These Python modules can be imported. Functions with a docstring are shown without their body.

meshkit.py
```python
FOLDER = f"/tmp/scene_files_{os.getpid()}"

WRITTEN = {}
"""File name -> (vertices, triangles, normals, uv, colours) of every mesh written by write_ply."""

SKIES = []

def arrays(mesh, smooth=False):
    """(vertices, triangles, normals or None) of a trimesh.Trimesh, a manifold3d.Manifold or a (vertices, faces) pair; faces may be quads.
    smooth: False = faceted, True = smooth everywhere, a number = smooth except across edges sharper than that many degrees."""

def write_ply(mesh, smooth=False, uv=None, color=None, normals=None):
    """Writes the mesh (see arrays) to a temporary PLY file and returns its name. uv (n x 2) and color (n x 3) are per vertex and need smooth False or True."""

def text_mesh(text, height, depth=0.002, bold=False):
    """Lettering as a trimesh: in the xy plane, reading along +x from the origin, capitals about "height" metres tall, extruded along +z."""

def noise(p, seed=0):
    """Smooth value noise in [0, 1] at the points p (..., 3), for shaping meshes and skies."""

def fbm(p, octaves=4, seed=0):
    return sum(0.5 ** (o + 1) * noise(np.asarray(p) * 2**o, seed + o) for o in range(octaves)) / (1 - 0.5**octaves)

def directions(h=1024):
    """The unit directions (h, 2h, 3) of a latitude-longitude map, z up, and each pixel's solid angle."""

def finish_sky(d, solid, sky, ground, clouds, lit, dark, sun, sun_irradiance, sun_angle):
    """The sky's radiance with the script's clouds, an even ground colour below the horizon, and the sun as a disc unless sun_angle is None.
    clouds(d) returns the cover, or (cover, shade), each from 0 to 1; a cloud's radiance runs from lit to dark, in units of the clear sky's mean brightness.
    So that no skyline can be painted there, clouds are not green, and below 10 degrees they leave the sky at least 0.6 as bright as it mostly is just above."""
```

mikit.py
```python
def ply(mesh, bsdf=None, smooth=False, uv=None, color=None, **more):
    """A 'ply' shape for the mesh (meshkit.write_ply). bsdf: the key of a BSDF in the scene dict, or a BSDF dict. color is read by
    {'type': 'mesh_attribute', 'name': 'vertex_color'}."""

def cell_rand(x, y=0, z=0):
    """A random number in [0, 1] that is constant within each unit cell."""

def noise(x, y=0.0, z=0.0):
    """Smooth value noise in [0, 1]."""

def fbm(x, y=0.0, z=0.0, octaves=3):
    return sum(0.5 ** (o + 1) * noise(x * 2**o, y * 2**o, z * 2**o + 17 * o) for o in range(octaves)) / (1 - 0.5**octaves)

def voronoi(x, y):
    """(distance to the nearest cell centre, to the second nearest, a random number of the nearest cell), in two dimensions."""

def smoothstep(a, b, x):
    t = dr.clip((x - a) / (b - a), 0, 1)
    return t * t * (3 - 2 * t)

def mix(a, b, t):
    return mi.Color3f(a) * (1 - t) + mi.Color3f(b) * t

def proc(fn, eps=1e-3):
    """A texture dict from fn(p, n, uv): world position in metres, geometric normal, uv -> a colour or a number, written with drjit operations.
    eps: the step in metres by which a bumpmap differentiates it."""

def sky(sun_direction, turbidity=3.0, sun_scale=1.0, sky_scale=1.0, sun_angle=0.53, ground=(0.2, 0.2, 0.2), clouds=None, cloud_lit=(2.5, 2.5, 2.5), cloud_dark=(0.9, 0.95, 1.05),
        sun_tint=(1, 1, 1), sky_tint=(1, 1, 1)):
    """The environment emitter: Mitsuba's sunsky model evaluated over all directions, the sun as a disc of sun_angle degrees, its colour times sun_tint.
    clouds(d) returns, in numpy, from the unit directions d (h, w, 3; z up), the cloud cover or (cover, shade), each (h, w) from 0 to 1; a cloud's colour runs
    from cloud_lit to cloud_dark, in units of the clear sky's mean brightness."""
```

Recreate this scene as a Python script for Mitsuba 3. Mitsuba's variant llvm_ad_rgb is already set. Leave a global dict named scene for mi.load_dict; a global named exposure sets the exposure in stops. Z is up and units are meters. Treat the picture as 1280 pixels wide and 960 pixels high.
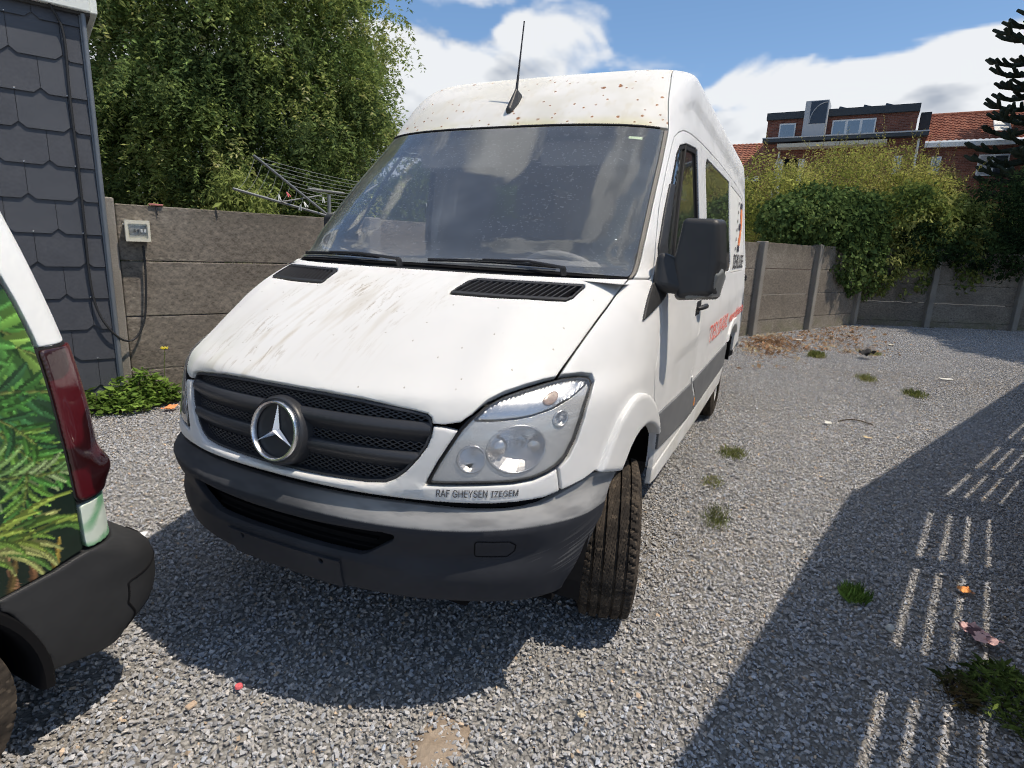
import math, random, numpy as np, trimesh, shapely, manifold3d, mitsuba as mi, drjit as dr, mikit, meshkit
from shapely.geometry import Polygon, LineString, Point, box as sbox, MultiPolygon
from shapely import affinity
from scipy.interpolate import PchipInterpolator, RegularGridInterpolator, CubicSpline
from scipy.spatial import Delaunay, cKDTree
from mikit import noise, fbm, voronoi, cell_rand, smoothstep, mix, proc
T = mi.ScalarTransform4f
PI = math.pi
scene, labels = {}, {}

# ---------------------------------------------------------------- camera, sky, exposure
EYE = np.array([2.345, 1.421, 1.549])
YAW, PITCH, ROLL, FPX = 3.56766, -0.227414, 0.0450786, 736.7      # focal length for a 1280 px wide picture
FW = np.array([math.cos(PITCH) * math.cos(YAW), math.cos(PITCH) * math.sin(YAW), math.sin(PITCH)])
RT = np.cross(FW, [0, 0, 1]); RT /= np.linalg.norm(RT); UP = np.cross(RT, FW)
UP = math.cos(ROLL) * UP - math.sin(ROLL) * RT
scene['camera'] = {'type': 'perspective', 'fov': math.degrees(2 * math.atan(640 / FPX)), 'fov_axis': 'x', 'near_clip': 0.02, 'far_clip': 3000.0,
                   'to_world': T().look_at(origin=EYE.tolist(), target=(EYE + FW).tolist(), up=UP.tolist())}
SUN = np.array([-0.07, 0.465, 1.0])


def clouds(d):
    off = np.array([31.1966, 53.4187, 13.9707])

    def field(d):
        q = d * np.array([1, 1, 1.6]) * 3.2 + off
        w = np.stack([meshkit.fbm(q * 1.7 + s, 2, k) for s, k in ((5.2, 11), (9.7, 12), (1.1, 13))], -1) - 0.5
        return meshkit.fbm(q + w * 0.5, 8, 5) + 0.50 * np.maximum(0.27 - d[..., 2], -0.10)
    n = field(d)
    cover = np.clip((n - 0.478) / 0.055, 0, 1)
    cover = cover * cover * (3 - 2 * cover)
    n2 = field(d + np.array([0, 0.02, 0.05]))
    fine = meshkit.fbm(d * np.array([9, 9, 14]) + 4.0, 5, 21) - 0.5
    shade = np.clip(0.34 + (n - 0.55) * 3.0 + (n2 - n) * 12 + fine * 1.5, 0, 1)
    return cover * 0.97, shade


scene['sky'] = mikit.sky(SUN, turbidity=3, sky_scale=1.25, clouds=clouds, cloud_lit=(2.35, 2.4, 2.45), cloud_dark=(1.1, 1.22, 1.42), sky_tint=(0.98, 1.04, 1.05), sun_tint=(0.95, 1.0, 1.07), ground=(0.22, 0.22, 0.22))
exposure = 1.54


# ---------------------------------------------------------------- helpers
USED = set()


def fresh(k):
    n, i = k, 0
    while n in USED or n in scene:
        i += 1; n = f'{k}_{i:03d}'
    USED.add(n)
    return n


def thing(name, label, cat, group=None, kind=None):
    k = fresh(name)
    labels[k] = {'label': label, 'category': cat}
    if group: labels[k]['group'] = group
    if kind: labels[k]['kind'] = kind
    return k


def add(parent, name, mesh, bsdf, smooth=30, label=None, kind=None, **kw):
    """One entry: a part of PARENT, or a top-level object when PARENT is None."""
    k = fresh(name if parent is None else parent + '__' + name)
    scene[k] = mikit.ply(mesh, bsdf, smooth=smooth, **kw)
    if label or kind:
        labels[k] = {}
        if label: labels[k]['label'] = label
        if kind: labels[k]['kind'] = kind
    return k


def one(name, label, cat, mesh, bsdf, smooth=30, group=None, kind=None, **kw):
    k = thing(name, label, cat, group, kind)
    scene[k] = mikit.ply(mesh, bsdf, smooth=smooth, **kw)
    return k


def struct(name, mesh, bsdf, smooth=False, **kw):
    scene[name] = mikit.ply(mesh, bsdf, smooth=smooth, **kw)
    labels[name] = {'kind': 'structure'}
    return name


cat = trimesh.util.concatenate


def M(v, f):
    v, f = np.asarray(v, float), np.asarray(f, int)
    if f.shape[1] == 4:
        f = np.vstack([f[:, [0, 1, 2]], f[:, [0, 2, 3]]])
    return trimesh.Trimesh(v, f, process=False)


def cbox(size, at=(0, 0, 0), ch=0.004, R=None):
    """A box with chamfered edges."""
    h = np.asarray(size, float) / 2
    c = min(ch, *(h * 0.49))
    P = []
    for sx in (-1, 1):
        for sy in (-1, 1):
            for sz in (-1, 1):
                s = np.array([sx, sy, sz])
                for k in range(3):
                    q = h - c; q[k] = h[k]
                    P.append(s * q)
    m = trimesh.convex.convex_hull(np.array(P))
    v = np.array(m.vertices)
    if R is not None: v = v @ np.asarray(R).T
    return M(v + np.asarray(at), m.faces)


def bx(lo, hi, ch=0.0):
    lo, hi = np.asarray(lo, float), np.asarray(hi, float)
    if ch: return cbox(hi - lo, (lo + hi) / 2, ch)
    m = trimesh.creation.box(extents=hi - lo); m.apply_translation((lo + hi) / 2); return M(m.vertices, m.faces)


def tube(P, r, sides=8, closed=False, caps=True):
    P = np.asarray(P, float); n = len(P)
    r = np.broadcast_to(np.asarray(r, float), (n,))
    t = np.roll(P, -1, 0) - np.roll(P, 1, 0) if closed else np.gradient(P, axis=0)
    t /= np.linalg.norm(t, axis=1, keepdims=True) + 1e-12
    a = np.zeros_like(P); u = np.array([0.0, 0, 1]) if abs(t[0, 2]) < 0.9 else np.array([1.0, 0, 0])
    for i in range(n):
        u = u - t[i] * (u @ t[i]); u /= np.linalg.norm(u) + 1e-12; a[i] = u
    b = np.cross(t, a); ang = np.arange(sides) * 2 * PI / sides
    V = P[:, None] + r[:, None, None] * (np.cos(ang)[None, :, None] * a[:, None] + np.sin(ang)[None, :, None] * b[:, None])
    F = []
    for i in range(n if closed else n - 1):
        j = (i + 1) % n
        for k in range(sides):
            l = (k + 1) % sides
            F.append([i * sides + k, i * sides + l, j * sides + l, j * sides + k])
    V = V.reshape(-1, 3); F = np.array(F); F = np.vstack([F[:, [0, 1, 2]], F[:, [0, 2, 3]]])
    if caps and not closed:
        V = np.vstack([V, P[:1], P[-1:]]); c0, c1 = len(V) - 2, len(V) - 1
        F = np.vstack([F, [[c0, (k + 1) % sides, k] for k in range(sides)], [[c1, (n - 1) * sides + k, (n - 1) * sides + (k + 1) % sides] for k in range(sides)]])
    return M(V, F)


def frame(axis, up=(0, 0, 1)):
    """Rotation whose columns are x, y, z with z along AXIS."""
    z = np.asarray(axis, float); z /= np.linalg.norm(z)
    x = np.cross(up, z)
    if np.linalg.norm(x) < 1e-6: x = np.cross([1.0, 0, 0], z)
    x /= np.linalg.norm(x)
    return np.stack([x, np.cross(z, x), z], 1)


def lathe(prof, seg=32, axis=(0, 0, 1), at=(0, 0, 0)):
    """prof: (radius, height) pairs, revolved round AXIS."""
    prof = np.asarray(prof, float); n = len(prof); a = np.arange(seg) * 2 * PI / seg
    V = np.stack([prof[:, None, 0] * np.cos(a), prof[:, None, 0] * np.sin(a), np.broadcast_to(prof[:, None, 1], (n, seg))], -1).reshape(-1, 3)
    i, j = np.meshgrid(np.arange(n - 1), np.arange(seg), indexing='ij'); k = (j + 1) % seg
    F = np.stack([i * seg + j, i * seg + k, (i + 1) * seg + k, (i + 1) * seg + j], -1).reshape(-1, 4)
    return M(V @ frame(axis).T + np.asarray(at), F)


def prism(poly, h, R=np.eye(3), at=(0, 0, 0)):
    m = trimesh.creation.extrude_polygon(poly, h, engine='earcut')
    return M(np.array(m.vertices) @ np.asarray(R).T + np.asarray(at), m.faces)


def moved(m, R=None, t=(0, 0, 0)):
    v = np.array(m.vertices)
    if R is not None: v = v @ np.asarray(R).T
    return M(v + np.asarray(t), m.faces)


def rotz(a):
    c, s = math.cos(a), math.sin(a); return np.array([[c, -s, 0], [s, c, 0], [0, 0, 1.0]])


def rotx(a):
    c, s = math.cos(a), math.sin(a); return np.array([[1.0, 0, 0], [0, c, -s], [0, s, c]])


def roty(a):
    c, s = math.cos(a), math.sin(a); return np.array([[c, 0, s], [0, 1.0, 0], [-s, 0, c]])


def grid(P):
    """Quads over an array (a, b, 3) of points."""
    a, b = P.shape[:2]
    i, j = np.meshgrid(np.arange(a - 1), np.arange(b - 1), indexing='ij')
    F = np.stack([i * b + j, i * b + j + 1, (i + 1) * b + j + 1, (i + 1) * b + j], -1).reshape(-1, 4)
    return M(P.reshape(-1, 3), F)


def spline(pts, n=40, closed=False):
    pts = np.asarray(pts, float)
    if closed: pts = np.vstack([pts, pts[:1]])
    d = np.concatenate([[0], np.cumsum(np.linalg.norm(np.diff(pts, axis=0), axis=1) ** 0.5)])
    c = CubicSpline(d, pts, bc_type='periodic' if closed else 'natural')
    return c(np.linspace(0, d[-1], n, endpoint=not closed))


def pl(c, rough=0.5, metal=0.0, spec=0.5, **kw):
    return {'type': 'twosided', 'b': {'type': 'principled', 'base_color': c if isinstance(c, dict) else {'type': 'rgb', 'value': list(c)}, 'roughness': rough, 'metallic': metal, 'specular': spec, **kw}}


def bump(tex, scale, inner):
    return {'type': 'bumpmap', 'arbitrary': tex, 'scale': scale, 'bsdf': inner}


def mat(name, d):
    scene[name] = d
    return name


# ---------------------------------------------------------------- materials
def paint_general(p, n, uv):
    d = fbm(p.x * 3, p.y * 3, p.z * 3, 4)
    c = mix((0.66, 0.665, 0.665), (0.60, 0.605, 0.60), smoothstep(0.4, 0.75, d))
    low = smoothstep(0.75, 0.42, p.z) * smoothstep(0.3, 0.7, fbm(p.x * 6, p.y * 6, p.z * 9, 3))
    return mix(c, (0.50, 0.48, 0.40), low * 0.55)


def paint_hood(p, n, uv):
    c = mix((0.665, 0.67, 0.665), (0.62, 0.62, 0.605), fbm(p.x * 4, p.y * 4, p.z * 4, 3))
    w = fbm(p.x * 3.0 + 4, p.y * 3.0, 0, 2)
    area = smoothstep(0.50, 0.05, dr.abs(p.y + 0.07 + 0.35 * (p.x - 0.6))) * smoothstep(0.28, 0.70, w + 0.15)
    y = p.y + 0.05 * fbm(p.x * 4, p.y * 7, 3) + 0.06 * p.x
    brk = smoothstep(0.35, 0.7, fbm(p.x * 11, p.y * 14, 6, 3))
    s1 = smoothstep(0.60, 0.80, noise(y * 110 + 3 * noise(p.x * 20, p.y * 20), p.x * 15, 1) * 0.6 + 0.44 * noise(y * 330, p.x * 40, 5)) * brk
    s2 = smoothstep(0.45, 0.85, fbm(y * 26, p.x * 5, 7, 4))
    front = smoothstep(0.45, 0.95, p.x)
    c = mix(c, (0.44, 0.40, 0.32), s2 * area * (0.40 + 0.35 * front))
    c = mix(c, (0.29, 0.24, 0.17), s1 * area * (0.55 + 0.45 * front))
    c = mix(c, (0.50, 0.47, 0.38), smoothstep(1.0, 1.075, 1.07 + 0.02 - (0.98 - p.x) * 0.0 - p.z + 1.0) * smoothstep(0.4, 0.7, fbm(p.y * 14, p.x * 14, 3, 3)) * 0.5)
    f1, f2, r = voronoi(p.x * 26, p.y * 26)
    c = mix(c, (0.25, 0.22, 0.17), smoothstep(0.10, 0.04, f1) * smoothstep(0.90, 0.93, r) * 0.7)
    green = smoothstep(-0.28, -0.55, p.y) * smoothstep(0.62, 0.95, p.x) * smoothstep(0.3, 0.6, fbm(p.x * 8, p.y * 8, 2, 3))
    return mix(c, (0.52, 0.56, 0.46), green * 0.5)


def paint_cap(p, n, uv):
    c = mix((0.655, 0.65, 0.625), (0.59, 0.58, 0.53), smoothstep(0.35, 0.7, fbm(p.x * 5, p.y * 5, p.z * 5, 4)))
    c = mix(c, (0.55, 0.50, 0.38), smoothstep(0.55, 0.8, fbm(p.y * 30, p.z * 12, p.x * 12, 3)) * 0.30)
    edge = smoothstep(2.20, 2.135, p.z) * smoothstep(0.25, 0.6, fbm(p.y * 9, p.z * 20, 1, 3))
    c = mix(c, (0.54, 0.49, 0.22), edge * 0.55)
    wob = fbm(p.y * 30, p.z * 40, 0, 2) * 0.35
    for sc, lim, rad in ((13.0, 0.90, 0.17), (30.0, 0.905, 0.24)):
        f1, f2, r = voronoi(p.y * sc + 3.3, p.z * sc * 1.35 + 1.1)
        near = 0.09 * smoothstep(-0.1, 0.45, p.y) * smoothstep(2.55, 2.35, p.z) + 0.09 * smoothstep(2.30, 2.16, p.z) - 0.045
        spot = smoothstep(rad, rad * 0.55, f1 + wob * 0.35 - 0.04) * smoothstep(lim - near, lim - near + 0.02, r)
        c = mix(c, mix((0.34, 0.13, 0.035), (0.16, 0.06, 0.02), noise(p.y * 90, p.z * 90)), spot * 0.95)
    return c


def paint_pair(fn, rough=0.28, coat=0.5):
    return {'type': 'twosided', 'b': {'type': 'principled', 'base_color': proc(fn), 'roughness': rough, 'specular': 0.4, 'clearcoat': coat, 'clearcoat_gloss': 0.9}}


mat('white_paint', paint_pair(paint_general, 0.42, 0.25))
mat('hood_paint', paint_pair(paint_hood, 0.62, 0.04))
mat('cap_paint', paint_pair(paint_cap, 0.65, 0.0))


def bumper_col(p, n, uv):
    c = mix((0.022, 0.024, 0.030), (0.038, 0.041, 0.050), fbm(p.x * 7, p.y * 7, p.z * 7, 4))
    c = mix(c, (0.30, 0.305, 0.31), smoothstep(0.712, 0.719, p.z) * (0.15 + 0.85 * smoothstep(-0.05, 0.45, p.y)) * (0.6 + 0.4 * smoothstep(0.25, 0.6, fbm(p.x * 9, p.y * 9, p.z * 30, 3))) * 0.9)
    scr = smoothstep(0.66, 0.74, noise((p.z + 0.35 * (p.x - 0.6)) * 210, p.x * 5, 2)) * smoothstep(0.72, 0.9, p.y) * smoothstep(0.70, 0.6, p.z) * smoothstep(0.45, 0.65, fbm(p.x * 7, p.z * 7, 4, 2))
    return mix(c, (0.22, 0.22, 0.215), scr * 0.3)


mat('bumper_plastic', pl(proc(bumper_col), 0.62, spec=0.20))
mat('black_plastic', pl((0.022, 0.022, 0.025), 0.48))
mat('grille_plastic', pl((0.026, 0.028, 0.034), 0.40))
mat('mirror_plastic', pl(proc(lambda p, n, uv: mix((0.018, 0.019, 0.021), (0.034, 0.034, 0.035), fbm(p.x * 9, p.y * 9, p.z * 9, 3))), 0.5))
mat('deep_black', pl((0.008, 0.008, 0.009), 0.9, spec=0.1))
mat('rubber', pl((0.018, 0.018, 0.019), 0.75, spec=0.25))
mat('chrome', {'type': 'twosided', 'b': {'type': 'roughconductor', 'material': 'Al', 'alpha': 0.12}})
mat('reflector', {'type': 'twosided', 'b': {'type': 'roughconductor', 'material': 'Al', 'alpha': 0.22}})
mat('tinted_glass', {'type': 'blendbsdf', 'weight': {'type': 'rgb', 'value': .72}, 'a': {'type': 'thindielectric', 'int_ior': 1.5}, 'b': {'type': 'twosided', 'b': {'type': 'diffuse', 'reflectance': {'type': 'rgb', 'value': [.02, .022, .022]}}}})
mat('silver_plastic', pl((0.55, 0.56, 0.58), 0.28, metal=0.85))
mat('lamp_grey', pl((0.52, 0.53, 0.54), 0.30, metal=0.35))
mat('bulb_glass', {'type': 'thindielectric', 'int_ior': 1.5})
mat('clear_lens', {'type': 'blendbsdf', 'weight': {'type': 'rgb', 'value': 0.06}, 'a': {'type': 'thindielectric', 'int_ior': 1.5}, 'b': {'type': 'twosided', 'b': {'type': 'diffuse', 'reflectance': {'type': 'rgb', 'value': [0.55, 0.57, 0.58]}}}})


def ws_dirt(p, n, uv):
    a = 0.10 + 0.08 * smoothstep(0.45, 0.8, fbm(p.y * 3, p.z * 3, p.x * 3, 4))
    a = a + 0.10 * smoothstep(0.72, 0.83, noise(p.y * 120, p.z * 120, p.x * 120)) * smoothstep(0.4, 0.7, fbm(p.y * 4, p.z * 4, 1, 2))
    return a + 0.06 * smoothstep(1.60, 1.46, p.z)


mat('screen_glass', {'type': 'blendbsdf', 'weight': proc(ws_dirt), 'a': {'type': 'thindielectric', 'int_ior': 1.65}, 'b': {'type': 'twosided', 'b': {'type': 'diffuse', 'reflectance': {'type': 'rgb', 'value': [0.44, 0.48, 0.52]}}}})
mat('side_glass', {'type': 'blendbsdf', 'weight': {'type': 'rgb', 'value': 0.03}, 'a': {'type': 'thindielectric', 'int_ior': 1.52}, 'b': {'type': 'twosided', 'b': {'type': 'diffuse', 'reflectance': {'type': 'rgb', 'value': [0.4, 0.42, 0.42]}}}})
mat('moulding', pl(proc(lambda p, n, uv: mix((0.10, 0.105, 0.115), (0.15, 0.155, 0.16), fbm(p.x * 5, p.y * 5, p.z * 8, 3))), 0.5))
mat('interior_grey', pl((0.075, 0.08, 0.085), 0.75, spec=0.3))
mat('dash_grey', pl((0.17, 0.175, 0.18), 0.65, spec=0.35))
mat('seat_cloth', pl((0.12, 0.125, 0.135), 0.9, spec=0.2))
mat('liner_grey', pl((0.30, 0.30, 0.29), 0.8, spec=0.2))


def tyre_col(p, n, uv):
    c = mix((0.028, 0.024, 0.021), (0.062, 0.051, 0.041), smoothstep(0.35, 0.7, fbm(p.x * 18, p.y * 18, p.z * 18, 4)))
    return mix(c, (0.13, 0.105, 0.08), smoothstep(0.60, 0.72, fbm(p.x * 70, p.y * 70, p.z * 70, 3)) * 0.6)


mat('tyre_rubber', pl(proc(tyre_col), 0.85, spec=0.2))
mat('rim_steel', pl((0.34, 0.345, 0.35), 0.45, metal=0.6))
mat('orange_lens', pl((0.75, 0.25, 0.04), 0.25))
mat('red_print', pl((0.72, 0.13, 0.09), 0.4))
mat('grey_print', pl((0.06, 0.06, 0.065), 0.5))
mat('dark_print', pl((0.05, 0.05, 0.07), 0.5))
mat('orange_print', pl((0.80, 0.26, 0.11), 0.45))
mat('white_film', pl((0.78, 0.78, 0.76), 0.35))
mat('pale_green', pl((0.42, 0.56, 0.52), 0.5))
mat('green_sticker', pl((0.50, 0.66, 0.40), 0.5))


# ---------------------------------------------------------------- ground
def ground_col(p, n, uv):
    d1, d2, r = voronoi(p.x * 52, p.y * 52)
    c = mix((0.19, 0.19, 0.19), (0.47, 0.465, 0.45), r * 0.75 + 0.25 * noise(p.x * 90, p.y * 90))
    c = c * (0.62 + 0.38 * smoothstep(0.02, 0.22, d2 - d1))
    big = fbm(p.x * 0.55, p.y * 0.55, 0, 4)
    c = mix(c, (0.25, 0.21, 0.16), smoothstep(0.48, 0.75, big) * 0.40)
    return c


mat('gravel_ground', bump(proc(lambda p, n, uv: smoothstep(0.0, 0.35, voronoi(p.x * 52, p.y * 52)[1] - voronoi(p.x * 52, p.y * 52)[0]), eps=0.003), 0.012, pl(proc(ground_col), 0.9, spec=0.2)))
struct('ground', grid(np.array([[[x, y, -0.012 - 0.0 * x] for y in (-400, -60, -20, 0, 20, 60, 400)] for x in (400, 60, 20, 0, -20, -60, -400)], float)[:, ::-1]), 'gravel_ground')


# ---------------------------------------------------------------- loose stones: crushed gravel, laid out in square patches
def stone_patch(n, lo, hi, seed, side=1.0, faces=9):
    g = np.random.default_rng(seed)
    kinds = []
    for k in range(14):
        p = g.normal(size=(faces, 3)); p /= np.linalg.norm(p, axis=1, keepdims=True)
        p *= g.uniform(.75, 1.05, (faces, 1))
        h = trimesh.convex.convex_hull(p); kinds.append((np.array(h.vertices), np.array(h.faces)))
    V, F, C, at = [], [], [], 0
    which = g.integers(0, len(kinds), n)
    L = lo + (hi - lo) * g.random(n) ** 1.7
    xy = g.uniform(-side / 2, side / 2, (n, 2)); yaw = g.uniform(0, 2 * PI, n)
    tilt = g.normal(0, .35, n); roll = g.normal(0, .35, n)
    asp = g.uniform(.55, .9, n); flat = g.uniform(.45, .8, n); lift = g.uniform(-.35, .55, n)
    tone = np.clip(g.lognormal(-.95, .19, n), .18, .56); warm = g.normal(0, 1, n)
    col = tone[:, None] * np.stack([1 + .035 * warm, np.ones(n), 1.02 - .05 * warm], 1)
    odd = g.random(n) < .02
    col[odd] = tone[odd, None] * np.array([1.25, .98, .72])
    for k, (v, f) in enumerate(kinds):
        i = np.nonzero(which == k)[0]
        if not len(i): continue
        S = np.stack([L[i] / 2, L[i] * asp[i] / 2, L[i] * flat[i] / 2], 1)
        q = v[None] * S[:, None]
        ct, st, cr, sr = np.cos(tilt[i])[:, None], np.sin(tilt[i])[:, None], np.cos(roll[i])[:, None], np.sin(roll[i])[:, None]
        x, y, z = q[..., 0], q[..., 1], q[..., 2]
        x, z = ct * x + st * z, -st * x + ct * z
        y, z = cr * y - sr * z, sr * y + cr * z
        c, s = np.cos(yaw[i])[:, None], np.sin(yaw[i])[:, None]
        x, y = c * x - s * y, s * x + c * y
        q = np.stack([x + xy[i, 0:1], y + xy[i, 1:2], z + (L[i] * flat[i] * lift[i])[:, None] - .005], -1)
        V.append(q.reshape(-1, 3)); F.append((f[None] + (np.arange(len(i)) * len(v))[:, None, None]).reshape(-1, 3) + at)
        C.append(np.repeat(col[i], len(v), 0)); at += len(i) * len(v)
    return M(np.vstack(V), np.vstack(F)), np.vstack(C)


mat('stone', {'type': 'twosided', 'b': {'type': 'principled', 'base_color': {'type': 'mesh_attribute', 'name': 'vertex_color'}, 'roughness': .8, 'specular': .3}})
NEAR, FAR = [], []
for k in range(3):
    m, c = stone_patch(5600, .011, .031, 100 + k); scene[f'stones_near_{k}'] = {'type': 'shapegroup', 's': mikit.ply(m, 'stone', color=c)}; NEAR.append(f'stones_near_{k}')
for k in range(2):
    m, c = stone_patch(3000, .013, .034, 200 + k, faces=7); scene[f'stones_far_{k}'] = {'type': 'shapegroup', 's': mikit.ply(m, 'stone', color=c)}; FAR.append(f'stones_far_{k}')
labels['gravel'] = {'label': 'loose grey crushed stone covering the yard', 'category': 'gravel', 'kind': 'stuff'}
WALL_P = np.array([-.94, -4.05, 0.0]); WALL_A = math.radians(153.5)
WALL_D = np.array([math.cos(WALL_A), math.sin(WALL_A), 0]); WALL_N = np.array([.4462, .8949, 0.0])


def seen(p):
    d = p - EYE; z = d @ FW
    if z < .25: return None
    return abs(d @ RT) / z < 640 / FPX * 1.12 and abs(d @ UP) / z < 480 / FPX * 1.15, z


g_ = random.Random(5); count = 0
for i in range(-20, 6):
    for j in range(-6, 10):
        c = np.array([i + .5, j + .5, 0.0])
        if (c - WALL_P) @ WALL_N < -.45: continue
        vis = [seen(c + np.array([a, b, 0])) for a in (-.5, 0, .5) for b in (-.5, 0, .5)]
        vis = [v for v in vis if v and v[0]]
        if not vis: continue
        dist = min(v[1] for v in vis)
        if dist > 15: continue
        pool = NEAR if dist < 5.5 else FAR
        count += 1
        scene[f'gravel__{count:03d}'] = {'type': 'instance', 'g': {'type': 'ref', 'id': pool[g_.randrange(len(pool))]}, 'to_world': T().translate(c.tolist()).rotate([0, 0, 1], 90 * g_.randrange(4))}


# ---------------------------------------------------------------- the van's outer surface: its plan outline at every height
KN=np.array([
#  z     xf     W     L    n
[0.26, 0.90, .930, .80, 2.6],
[0.40, 1.000,.960, .85, 2.6],
[0.55, 1.025,.975, .85, 2.6],
[0.70, 1.028,.980, .86, 2.6],
[0.80, 1.016,.984, .88, 2.6],
[0.95, 1.010,.985, .90, 2.5],
[1.05, 1.000,.985, .90, 2.4],
[1.09, 0.982,.984, .90, 2.35],
[1.15, 0.900,.980, .90, 2.3],
[1.20, 0.822,.976, .88, 2.35],
[1.25, 0.735,.972, .86, 2.45],
[1.30, 0.643,.966, .84, 2.6],
[1.375,0.483,.958, .80, 2.75],
[1.427,0.350,.952, .74, 2.75],
[1.455,0.268,.949, .70, 2.85],
[1.475,0.215,.946, .68, 2.9],
[1.60, 0.085,.930, .60, 2.9],
[1.85,-0.185,.897, .54, 3.0],
[2.13,-0.500,.860, .50, 3.0],
[2.25,-0.628,.846, .47, 3.2],
[2.40,-0.840,.828, .44, 4.0],
[2.50,-1.040,.808, .42, 4.6],
[2.565,-1.290,.770,.42, 4.8],
[2.61,-1.560,.715, .42, 4.8],
[2.64,-2.000,.640, .42, 4.8]])
ZG=np.arange(.26,2.6401,.004); SG=np.concatenate([np.arange(0,2.4,.01),np.arange(2.4,7.2,.05)])
def _table():
    P=[PchipInterpolator(KN[:,0],KN[:,i])(ZG) for i in (1,2,3,4)]
    X=np.zeros((len(ZG),len(SG)));Y=X.copy()
    t=np.linspace(0,np.pi/2,1500)
    t=np.concatenate([t])
    for i in range(len(ZG)):
        xf,W,L,n=[p[i] for p in P]
        c=np.cos(t);s=np.sin(t)
        y=W*s**(2/n); x=xf-L*(1-np.maximum(c,0)**(2/n))
        x=np.append(x,x[-1]-8);y=np.append(y,y[-1])
        a=np.concatenate([[0],np.cumsum(np.hypot(np.diff(x),np.diff(y)))])
        X[i]=np.interp(SG,a,x);Y[i]=np.interp(SG,a,y)
    return X,Y
TX,TY=_table()
FX=RegularGridInterpolator((ZG,SG),TX,bounds_error=False,fill_value=None)
FY=RegularGridInterpolator((ZG,SG),TY,bounds_error=False,fill_value=None)
def wrap(s,z):
    s=np.asarray(s,float);z=np.asarray(z,float)
    q=np.stack([z,np.abs(s)],-1)
    return np.stack([FX(q),np.sign(s)*FY(q),z],-1)
def wrapn(s,z,e=.006):
    a=wrap(s+e,z)-wrap(s-e,z);b=wrap(s,np.minimum(z+e,2.64))-wrap(s,np.maximum(z-e,.26))
    n=np.cross(a,b);n/=np.linalg.norm(n,axis=-1,keepdims=True)+1e-12
    return n   # check outward


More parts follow.
